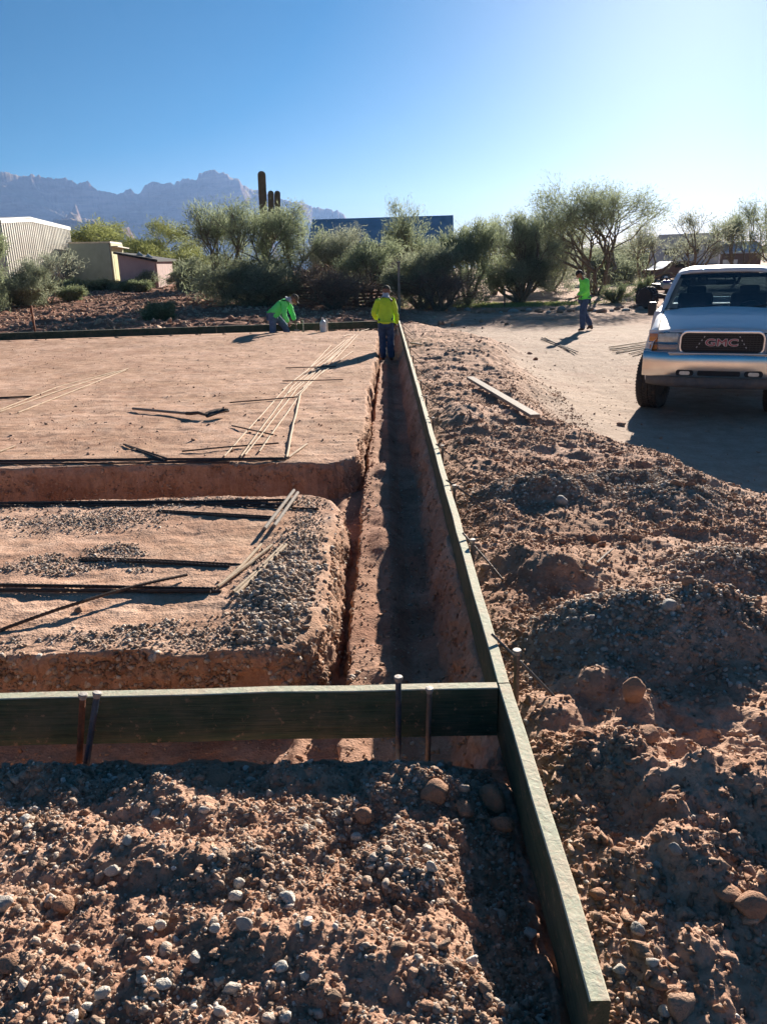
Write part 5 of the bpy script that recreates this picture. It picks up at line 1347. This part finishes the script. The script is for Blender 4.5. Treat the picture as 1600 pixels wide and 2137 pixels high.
# 1 corrugated shed
A=P3(20,608,44); B=P3(160,603,60); A.z=H(A.x,A.y)-.15; B.z=A.z
hL=P3(12,457,44).z-A.z; hR=P3(150,474,60).z-A.z; 
pk=Vector(atY(85,455,49.8)); pu=.36
hP=pk.z-A.z
sh=empty('corrugated_shed',A,0,'tall corrugated metal shed at the left edge of the photo','shed')
o0=Vector((0,0,0)); b1=B-A
wallprism('wall',(o0,b1),hL,hR,.05,corrm,sh,.42,(pu,hP))
bk=Vector((-b1.y,b1.x,0)).normalized()*14
wallprism('wall',(o0+bk,o0),hL,hL,.05,corrm,sh,.24); wallprism('wall',(b1,b1+bk),hR,hR,.05,corrm,sh,.24); wallprism('wall',(b1+bk,bk),hR,hL,.05,corrm,sh,.24,(1-pu,hP))
up=Vector((0,0,1)); mid=b1*pu+up*hP; e=-bk.normalized()*.15; sdv=b1.normalized()*.12
quadobj('roof',[o0+up*hL+e-sdv,mid+e+up*.06,mid+bk+up*.06,o0+up*hL+bk-sdv],trim,sh,.08)
quadobj('roof',[mid+e+up*.06,b1+up*hR+e+sdv,b1+up*hR+bk+sdv,mid+bk+up*.06],trim,sh,.08)
for a_,b_ in ((o0+up*(hL-.12),mid-up*.10),(mid-up*.10,b1+up*(hR-.12))):
    m=MB(); m.tube([a_+e*.6,b_+e*.6],.11,4); m.build('fascia',trim,sh)
# 2 grey-green shed: front wall, side wall with sunlight put into a paler colour, tin roof
gg=simple('grey_green_stucco',(.19,.23,.215),.9,0,.12,1.6,.2); yg=simple('sunlit_olive_stucco',(.42,.43,.25),.9,0,.08,2,.2); tin=simple('old_tin_roof',(.36,.33,.29),.6,.4,.3,3)
A=P3(158,600,56); B=P3(240,600,53.5); Cx=P3(264,598,58); A.z=B.z=Cx.z=H(B.x,B.y)-.1
hA=P3(152,508,56).z-A.z; hB=P3(228,507,53.5).z-A.z; hC=P3(260,509,58).z-A.z
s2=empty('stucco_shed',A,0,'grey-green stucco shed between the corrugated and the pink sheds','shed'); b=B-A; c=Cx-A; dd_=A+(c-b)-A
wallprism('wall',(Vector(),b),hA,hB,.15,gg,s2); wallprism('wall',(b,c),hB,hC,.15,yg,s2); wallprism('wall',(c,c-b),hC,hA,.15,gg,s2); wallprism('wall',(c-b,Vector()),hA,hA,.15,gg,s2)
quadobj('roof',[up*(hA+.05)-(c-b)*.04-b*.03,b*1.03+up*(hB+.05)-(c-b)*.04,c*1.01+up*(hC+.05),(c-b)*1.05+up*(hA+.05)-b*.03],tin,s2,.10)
m=MB(); nb=(c-b).normalized(); q0=b+(c-b)*.12; nrm2=Vector((nb.y,-nb.x,0)); m.grid([[q0+nrm2*.09,q0+(c-b)*.8+nrm2*.09],[q0+nrm2*.09+up*2.0,q0+(c-b)*.8+nrm2*.09+up*2.0]]); m.build('door_panel',simple('dull_yellow_door',(.44,.40,.16),.8,0,.15,3),s2)
m=MB(); m.box(q0+(c-b)*.4+nrm2*.25+up*2.55,((c-b).length*1.0,.5,.06),math.atan2(nb.y,nb.x)); m.build('awning',tin,s2)
# 3 pink shed
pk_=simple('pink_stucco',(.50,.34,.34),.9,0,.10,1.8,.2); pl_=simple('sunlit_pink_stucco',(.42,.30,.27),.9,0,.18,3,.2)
A=P3(256,603,47.5); B=P3(330,604,47.0); Cx=P3(362,601,51); A.z=B.z=Cx.z=H(B.x,B.y)-.1
hA=P3(250,530,47.5).z-A.z; hB=P3(327,546,47).z-A.z; hC=P3(348,545,51).z-A.z
s3=empty('pink_shed',A,0,'low pink shed with a sloping roof right of the grey-green shed','shed'); b=B-A;c=Cx-A
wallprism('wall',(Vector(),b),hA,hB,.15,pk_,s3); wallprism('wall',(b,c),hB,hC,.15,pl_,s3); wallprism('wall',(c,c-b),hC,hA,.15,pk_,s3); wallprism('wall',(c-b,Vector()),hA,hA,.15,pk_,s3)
quadobj('roof',[up*(hA+.08)-b*.10-(c-b)*.08,b*1.10+up*(hB+.06)-(c-b)*.08,c*1.12+up*(hC+.06),(c-b)*1.1+up*(hA+.08)-b*.10],UND,s3,.12)
for u in (.55,.80):
    m=MB(); m.tube([b*(u-.10)+up*(lerp(hA,hB,u)+.16)+(c-b)*.1,b*(u-.02)+up*(lerp(hA,hB,u)+.28)+(c-b)*.1,b*(u+.08)+up*(lerp(hA,hB,u)+.14)+(c-b)*.1],[.05,.12,.05],7); m.build('roof_sheet',trim,s3,True)
# 4 long house with dark roof, behind the trees
rfm=simple('dark_blue_grey_shingles',(.34,.42,.50),.85,0,.18,1.2,.4); brk=simple('red_brown_wall',(.20,.10,.075),.9,0,.25,2.5,.3); stw=simple('warm_house_wall',(.36,.24,.18),.9,0,.15,2)
Yh=58
E0=P3(643,506,Yh); E1=P3(947,514,Yh-1.0); R0=P3(652,459,Yh+3.4); R1=P3(945.5,450,Yh+2.6)
base_z=H(0,Yh)-.2
hs=empty('long_house',(E0.x,E0.y,base_z),0,'long low house under a big dark roof behind the trees','house'); O=Vector((E0.x,E0.y,base_z))
quadobj('roof',[E0-O,E1-O,R1-O,R0-O],rfm,hs,.12)
bkv=Vector((0,3.6,-1.6)); quadobj('roof',[R0-O,R1-O,R1-O+bkv,R0-O+bkv],rfm,hs,.12)
a0=E0-O; a1=E1-O; a0b=Vector((a0.x+.3,a0.y+.5,0)); a1b=Vector((a1.x-.3,a1.y+.5,0))
wallprism('wall',(a0b,a1b),a0.z-.05,a1.z-.05,.2,brk,hs)
wallprism('wall',(a1b,a1b+Vector((0,5.6,0))),a1.z,a1.z-.2,.2,brk,hs,0,(.5,R1.z-O.z-.15)); wallprism('wall',(a0b+Vector((0,5.6,0)),a0b),a0.z-.2,a0.z,.2,brk,hs,0,(.5,R0.z-O.z-.15))
m=MB(); m.tube([a0+Vector((0,-.05,-.03)),a1+Vector((0,-.05,-.03))],.06,4); m.build('eave_board',simple('pale_eave_board',(.5,.48,.44),.6),hs)
dwg=simple('dark_window_glass',(.03,.035,.04),.1)
for k in range(4):
    u=.12+.24*k; p=a0b.lerp(a1b,u); m=MB(); m.box(p+Vector((0,-.12,1.9)),(1.1,.06,.9),None,.01); m.build('window',dwg,hs)
q=a0b.lerp(a1b,.66); m=MB(); m.prism([(-1.3,0),(1.3,0),(1.3,2.6),(0,3.3),(-1.3,2.6)],-.1,.5,Matrix.Translation(q+Vector((0,-.2,0)))@Matrix.Rotation(PI/2,4,'X')); m.build('porch_gable',stw,hs)
# 5 white trailer, right
Yt=60; wt=simple('white_trailer_side',(.62,.63,.65),.4,0,.06,1); 
A=P3(1352,574,Yt); B=P3(1497,560,Yt-2)
zt=H(B.x,Yt)
hA=P3(1372,523,Yt).z; 
tr=empty('travel_trailer',(A.x,A.y,zt),0,'long white travel trailer half hidden behind the thin trees','trailer'); L_=(B-A).length; d=Vector((B.x-A.x,B.y-A.y,0)); az=math.atan2(d.y,d.x); tr.rotation_euler=(0,0,az); hT=hA-zt
hT=max(3.2,min(4.2,hT+.3))
m=MB(); m.prism([(0,.75),(L_,.75),(L_,hT),(L_*.12,hT),(0,hT-.7)],-2.4,0,Matrix.Rotation(PI/2,4,'X')); m.build('body',wt,tr)
dtw=simple('dark_trailer_window',(.02,.025,.03),.15)
for x,z,w,h in [(.62*L_,hT*.62,.85,.4),(.86*L_,hT*.80,.45,.3),(.30*L_,hT*.62,.8,.4)]:
    m=MB(); m.box((x,-.03,z),(w,.04,h),None,.008); m.build('window',dtw,tr)
m=MB(); m.box((L_*.5,-.015,1.05),(L_*.96,.02,.10)); m.build('stripe',simple('grey_stripe',(.25,.27,.32),.5),tr)
for x in (.45*L_,.55*L_):
    m=MB(); m.lathe([(.1,-.12),(.34,-.12),(.36,0),(.34,.1),(.12,.1),(0,.08)],Matrix.Translation((x,.2,.36))@Matrix.Rotation(PI/2,4,'X'),20); m.build('wheel',RUB,tr,True)
m=MB(); m.box((L_*.5,1.2,.62),(L_*.95,1.9,.16)); m.tube([(0,1.2,.6),(-1.2,1.2,.5)],.05,6); m.build('frame',UND,tr)
# 6 dark low house right of trailer
A=P3(1500,560,66); B=P3(1585,560,66); zt=H(A.x,66); lw=(B-A).length
dh=empty('low_house',(A.x,66,zt),0,'low dark building with a grey roof behind the truck cab','house')
eh=P3(1500,528,66).z-zt; rh=P3(1500,506,68).z-zt
m=MB(); m.box((lw/2,2,eh/2),(lw,4,eh)); m.build('wall',simple('dim_brown_wall',(.14,.10,.085),.9),dh)
quadobj('roof',[Vector((-.4,-.4,eh)),Vector((lw+.4,-.4,eh)),Vector((lw+.4,2,rh)),Vector((-.4,2,rh))],rfm,dh,.12)
quadobj('roof',[Vector((-.4,4.4,eh)),Vector((lw+.4,4.4,eh)),Vector((lw+.4,2,rh)),Vector((-.4,2,rh))],rfm,dh,.12)
m=MB(); m.box((lw*.25,-.02,eh*.5),(1.2,.06,.8)); m.build('window',trim,dh)
# parked car beyond the yard, mostly hidden
x,y,z=atY(1412,585,52); zg=H(x,52)
pc=empty('parked_car',(x,52,zg),rad(12),'dark car parked beyond the yard beside the white trailer','car')
m=MB(); prof=[(-2.1,.35),(2.1,.35),(2.15,.75),(1.9,.92),(1.0,.98),(.5,1.38),(-.9,1.40),(-1.6,.98),(-2.1,.9)]
m.prism(prof,-.82,.82,Matrix.Rotation(PI/2,4,'X')); m.build('body',simple('dark_maroon_paint',(.09,.04,.035),.3,0,.1,3,coat=.5),pc,True)
m=MB(); 
for s in(-1,1):
    m=MB(); m.prism([(-.75,1.0),(.62,1.0),(.36,1.32),(-.65,1.33)],s*.825-.01,s*.825+.01,Matrix.Rotation(PI/2,4,'X')); m.build('side_window',UND,pc)
for xx in (-1.35,1.35):
    for s in (-1,1):
        m=MB(); m.lathe([(.0,-.1),(.18,-.1),(.33,-.09),(.34,.09),(.18,.1),(0,.1)],Matrix.Translation((xx,s*.78,.34))@Matrix.Rotation(PI/2,4,'X'),20); w_=m.build('wheel',RUB,pc,True)
        m=MB(); m.lathe([(.19,.0),(.17,.02),(0,.03)],Matrix.Translation((xx,s*.78-.10*1,.34))@Matrix.Rotation(PI/2,4,'X'),16); m.build('hubcap',CH_,w_,True)
# quad with a big black wheel, between yard and truck
x,Yq,zg=on_ground(1350,643)
qd=empty('off_road_buggy',(x,Yq,zg),0,'small off-road buggy with a big black wheel left of the truck','buggy'); qd.scale=(1.15,1.15,1.15)
def tyre(parent,loc,r,w,rz,mat=RUB):
    m=MB(); m.lathe([(r*.45,-w*.45),(r*.9,-w*.5),(r,-w*.36),(r*1.01,0),(r,w*.36),(r*.9,w*.5),(r*.45,w*.45)],Matrix.Translation(loc)@Matrix.Rotation(rz,4,'Z')@Matrix.Rotation(PI/2,4,'Y'),28)
    for k in range(22):
        for zz in (-.3,.0,.3):
            m.box((0,0,0),(w*.22,.05,.03),Matrix.Translation(loc)@Matrix.Rotation(rz,4,'Z')@Matrix.Rotation(2*PI*(k+zz)/22,4,'X')@Matrix.Translation((w*zz,0,r*1.01)))
    o=m.build('wheel',mat,parent,True,40)
    m=MB(); m.lathe([(r*.46,-w*.3),(r*.46,w*.3),(r*.2,w*.2),(0,w*.2)],Matrix.Translation(loc)@Matrix.Rotation(rz,4,'Z')@Matrix.Rotation(PI/2,4,'Y'),20); m.build('rim',UND,o,True); return o
tyre(qd,(0,0,.34),.35,.34,rad(25)); tyre(qd,(1.25,-.1,.24),.25,.22,rad(10)); tyre(qd,(.3,1.6,.29),.30,.26,0); tyre(qd,(1.3,1.6,.29),.30,.26,0)
m=MB(); m.tube([(.1,0,.34),(1.2,-.1,.34)],.04,8); m.tube([(.1,1.6,.34),(1.3,1.6,.34)],.04,8); m.tube([(.45,0,.34),(.45,1.6,.40)],.03,8); m.tube([(.90,0,.34),(.90,1.6,.40)],.03,8); m.build('axle',BK,qd,True)
m=MB(); m.box((.66,.9,.66),(.34,.9,.22),None,.06,3); m.build('seat',BK,qd,True)
bl=simple('blue_fairing',(.05,.08,.30),.4,0,.1,10); 
m=MB(); m.box((.62,.10,.74),(.34,.35,.16),Matrix.Rotation(.3,4,'X'),.05,3); m.build('fairing',M['palestone'],qd,True)
m=MB(); m.box((.60,.05,.85),(.24,.2,.08),None,.03,3); m.build('fairing_panel',bl,qd,True)
m=MB(); m.tube([(.25,.2,.92),(.45,.15,.96),(.80,.15,.96),(1.0,.2,.92)],.018,8); m.tube([(.62,.15,.95),(.66,.1,.5)],.025,8); m.build('handlebar',BK,qd,True)
# pallet fence behind the trees
Yf=32.2
for k,(pa,pb,l) in enumerate([((618,598),(680,598),'left panel of the old pallet fence under the trees'),((682,598),(742,598),'middle panel of the old pallet fence under the trees'),((744,590),(806,590),'right panel of the old pallet fence behind the middle worker')]):
    A=P3(pa[0],pa[1],Yf); B=P3(pb[0],pb[1],Yf); zg=H(A.x,Yf)
    f=empty('pallet_fence',(A.x,Yf,zg),0,l,'fence','pallet fence panels'); w_=B.x-A.x; ht=A.z-zg
    for j in range(3):
        m=MB(); m.box((w_*(.02+.48*j),0.03,ht/2),(.09,.09,ht)); m.build('post',M['pallet'],f)
    rr_=random.Random(k)
    for j in range(7):
        m=MB(); m.box((w_/2,-.03,ht*(.10+.135*j)),(w_*.99,.022,.095),Matrix.Rotation(rr_.uniform(-.015,.015),4,'Y')); m.build('slat',M['pallet'],f)
A=P3(833,640,31); zg=H(A.x,31); h=P3(833,548,31).z-zg
po=empty('birdhouse_post',(A.x,31,zg),0,'pale sunlit post with a small cap behind the middle worker','post')
m=MB(); m.box((0,0,h/2),(.09,.09,h),None,.01); m.build('post',simple('sunlit_pale_wood',(.36,.29,.23),.8,0,.25,6),po); m=MB(); m.box((0,0,h+.02),(.18,.16,.05),None,.015); m.build('cap',M['greywood'],po)
A=P3(62,706,21.5); zg=H(A.x,21.9)
ps=empty('marker_post',(A.x,21.9,zg-.1),0,'thin rust-red post standing behind the far form at the left','post'); m=MB(); m.box((0,0,.45),(.05,.04,.95)); m.build('shaft',M['rust'],ps); m=MB(); m.box((0,-.028,.8),(.07,.012,.08)); m.build('plate',M['rust'],ps)
for k,(px,l) in enumerate([(936,'short pale post at the back of the yard left of the grass strip'),(1052,'slim dark post behind the grass strip')]):
    A=P3(px,650,33); zg=H(A.x,33); m=MB(); m.tube([(0,0,-.1),(0,0,.4),(0,0,.75)],.035 if k==0 else .03,8); o=m.build('fence_post',M['greywood'] if k==0 else M['bark'],None,True); o.location=(A.x,33,zg); tag(o,l,'post')

# ================================================================== MOUNTAINS
RIDGE=[(-700,380),(-400,330),(-200,345),(-80,350),(0,356),(18,362),(45,367),(75,363),(92,369),(105,370),(130,371),(150,373),(160,384),(168,380),(186,379),(194,388),(210,397),(230,402),(245,407),(262,397),(272,394),(284,401),(293,402),(303,383),(315,380),(350,381),(362,384),(376,375),(392,371),(397,374),(411,371),(415,364),(428,358),(440,355),(450,358),(457,362),(474,363),(480,371),(499,373),(505,384),(520,392),(550,398),(575,408),(590,418),(612,421),(628,421),(645,429),(666,434),(690,436),(706,438),(718,448),(724,458),(740,480),(775,512),(850,538),(1000,550),(1400,552),(2300,548)]
rx_=np.array([a for a,b in RIDGE],float); ry_=np.array([b for a,b in RIDGE],float)
def az_el(px,py):
    d=ray(px,py); return math.atan2(d[0],d[1]), d[2]/math.hypot(d[0],d[1])
AE=np.array([az_el(a,b) for a,b in RIDGE])
D0=3600.0
az=np.linspace(AE[0,0],AE[-1,0],1700); el=np.interp(az,AE[:,0],AE[:,1])
nr=230
dist=np.linspace(1500,5200,nr)
AZ,DI=np.meshgrid(az,dist)
MX=DI*np.sin(AZ); MY=DI*np.cos(AZ)
ridgeH=np.maximum(0,el*D0+CH)[None,:]*(1+.0*AZ)
crag=(fbm(az*260,az*0,7,4)*9+np.abs(fbm(az*700,az*0,8,3))*6)*sst(60,160,np.maximum(0,el*D0))
# ridged noise; gullies run down towards the viewer-left so light catches the spurs
def ridged(x,y,s,o=5):
    r=0;a=1;t=0
    for i in range(o):
        r=r+a*(1-np.abs(vnoise(x,y,s+i*7)))**2; t+=a; a*=.5; x=x*2.1+3; y=y*2.1+5
    return r/t
rn=ridged((MX+.55*MY)/760+.30*fbm(MX/600,MY/600,12,2),(MY-.6*MX)/2600,11,3); rn2=ridged(MX/190,MY/300,31,4); rn3=fbm(MX/60,MY/70,41,4)
u=(DI-1500)/(D0-1500)
face=np.where(u<1,np.clip(u,0,1)**1.55,np.clip(1-(u-1)*1.1,0,1))
cliff=sst(.86,1.0,u+.05*(rn-.6))*(u<=1)+ (u>1)*sst(1.6,1.0,u)
prof_=face*.62+.38*cliff
hM=ridgeH*prof_
env=np.clip(u*(1.03-u)*4,0,1)*(u<1)
hM=hM+env*ridgeH*((rn-.60)*1.8+(rn2-.55)*.12)+env*rn3*8
# rock bands under the rim
hM=hM+ridgeH*0+ (sst(.94,1.0,u)*sst(1.06,1.0,u))*(crag[None,:]+rn3*4)*(ridgeH>60)
cap_=el[None,:]*DI*(.60+.40*sst(.45,1.0,u))+CH+ (crag[None,:]*.6)*(DI/D0)
hM=np.minimum(hM,np.maximum(cap_,0)+np.where(np.abs(u-1)<.06,6,0)*(ridgeH>60))
hM=hM-3
V=np.stack([MX,MY,hM],-1).reshape(-1,3); na=len(az); idx=np.arange(na*nr).reshape(nr,na); Fq=np.stack([idx[:-1,:-1],idx[:-1,1:],idx[1:,1:],idx[1:,:-1]],-1).reshape(-1,4)
def mount_mat():
    m,nt,b=newmat('mountain_rock'); co=coords(nt); f=noise(nt,co,.004,8,.65); g=N(nt,'ShaderNodeNewGeometry'); sp=N(nt,'ShaderNodeSeparateXYZ'); L(nt,g.outputs['Normal'],sp.inputs[0])
    mp=N(nt,'ShaderNodeMapping'); mp.inputs['Scale'].default_value=(.004,.004,.03); L(nt,co,mp.inputs['Vector']); st_=noise(nt,mp.outputs[0],1.0,6,.6)
    rock=ramp(nt,st_,[(.3,(.13,.085,.065)),(.55,(.27,.19,.15)),(.75,(.45,.34,.26))]); scrub=ramp(nt,f,[(.3,(.16,.13,.09)),(.7,(.38,.29,.21))])
    c=mix(nt,ramp(nt,sp.outputs[2],[(.60,(0,0,0)),(.82,(1,1,1))]),rock,scrub); L(nt,c,b.inputs['Base Color']); b.inputs['Roughness'].default_value=1; b.inputs['Specular IOR Level'].default_value=0
    bump(nt,b,noise(nt,co,.02,6,.6),.7,18); return m
o=mesh_np('mountains',V,Fq,mount_mat(),None,True); o['kind']='structure'

# ================================================================== AIR, SKY, SUN, CAMERA
HZ=0.00011
m,nt,b=newmat('haze_air'); nt.nodes.remove(b); pv=N(nt,'ShaderNodeVolumePrincipled'); pv.inputs['Color'].default_value=(.29,.48,.90,1); pv.inputs['Density'].default_value=HZ; pv.inputs['Anisotropy'].default_value=.35
L(nt,pv.outputs[0],nt.nodes['Material Output'].inputs['Volume'])
mb=MB(); mb.box((0,0,250),(11600,11600,510)); hz=mb.build('haze',m); hz['kind']='stuff'; hz['label']='thin blue desert haze'
w=bpy.data.worlds.new('World'); bpy.context.scene.world=w; w.use_nodes=True; nt=w.node_tree; bg=nt.nodes['Background']
sky=nt.nodes.new('ShaderNodeTexSky'); sky.sky_type='NISHITA'; sky.sun_disc=False; sky.sun_elevation=SUN_EL; sky.sun_rotation=SUN_AZ; sky.altitude=500; sky.air_density=1.0; sky.dust_density=.8; sky.ozone_density=5
hs_=nt.nodes.new('ShaderNodeHueSaturation'); hs_.inputs['Saturation'].default_value=1.72; hs_.inputs['Value'].default_value=.37; hs_.inputs['Hue'].default_value=.491; nt.links.new(sky.outputs[0],hs_.inputs['Color']); nt.links.new(hs_.outputs[0],bg.inputs[0]); bg.inputs[1].default_value=.055
sl=bpy.data.lights.new('sun','SUN'); sl.energy=4.4; sl.angle=rad(.5); sl.color=(1,.90,.78); so=bpy.data.objects.new('sun',sl); C.objects.link(so)
sd=Vector((math.sin(SUN_AZ)*math.cos(SUN_EL),math.cos(SUN_AZ)*math.cos(SUN_EL),math.sin(SUN_EL))); so.rotation_euler=sd.to_track_quat('Z','Y').to_euler(); so.location=(20,40,30)
cd=bpy.data.cameras.new('camera'); cam=bpy.data.objects.new('camera',cd); C.objects.link(cam); cam.location=(0,0,CH)
cam.rotation_mode='QUATERNION'; cam.rotation_quaternion=Matrix(RM.tolist()).to_quaternion()
cd.sensor_fit='HORIZONTAL'; cd.sensor_width=36; cd.lens=36*F/1600; cd.clip_start=.05; cd.clip_end=30000
sc=bpy.context.scene; sc.camera=cam
sc.view_settings.view_transform='Standard'; sc.view_settings.look='None'; sc.view_settings.exposure=1.65; sc.view_settings.gamma=1
sc.cycles.volume_bounces=0; sc.cycles.max_bounces=8; sc.cycles.diffuse_bounces=3; sc.cycles.transparent_max_bounces=12
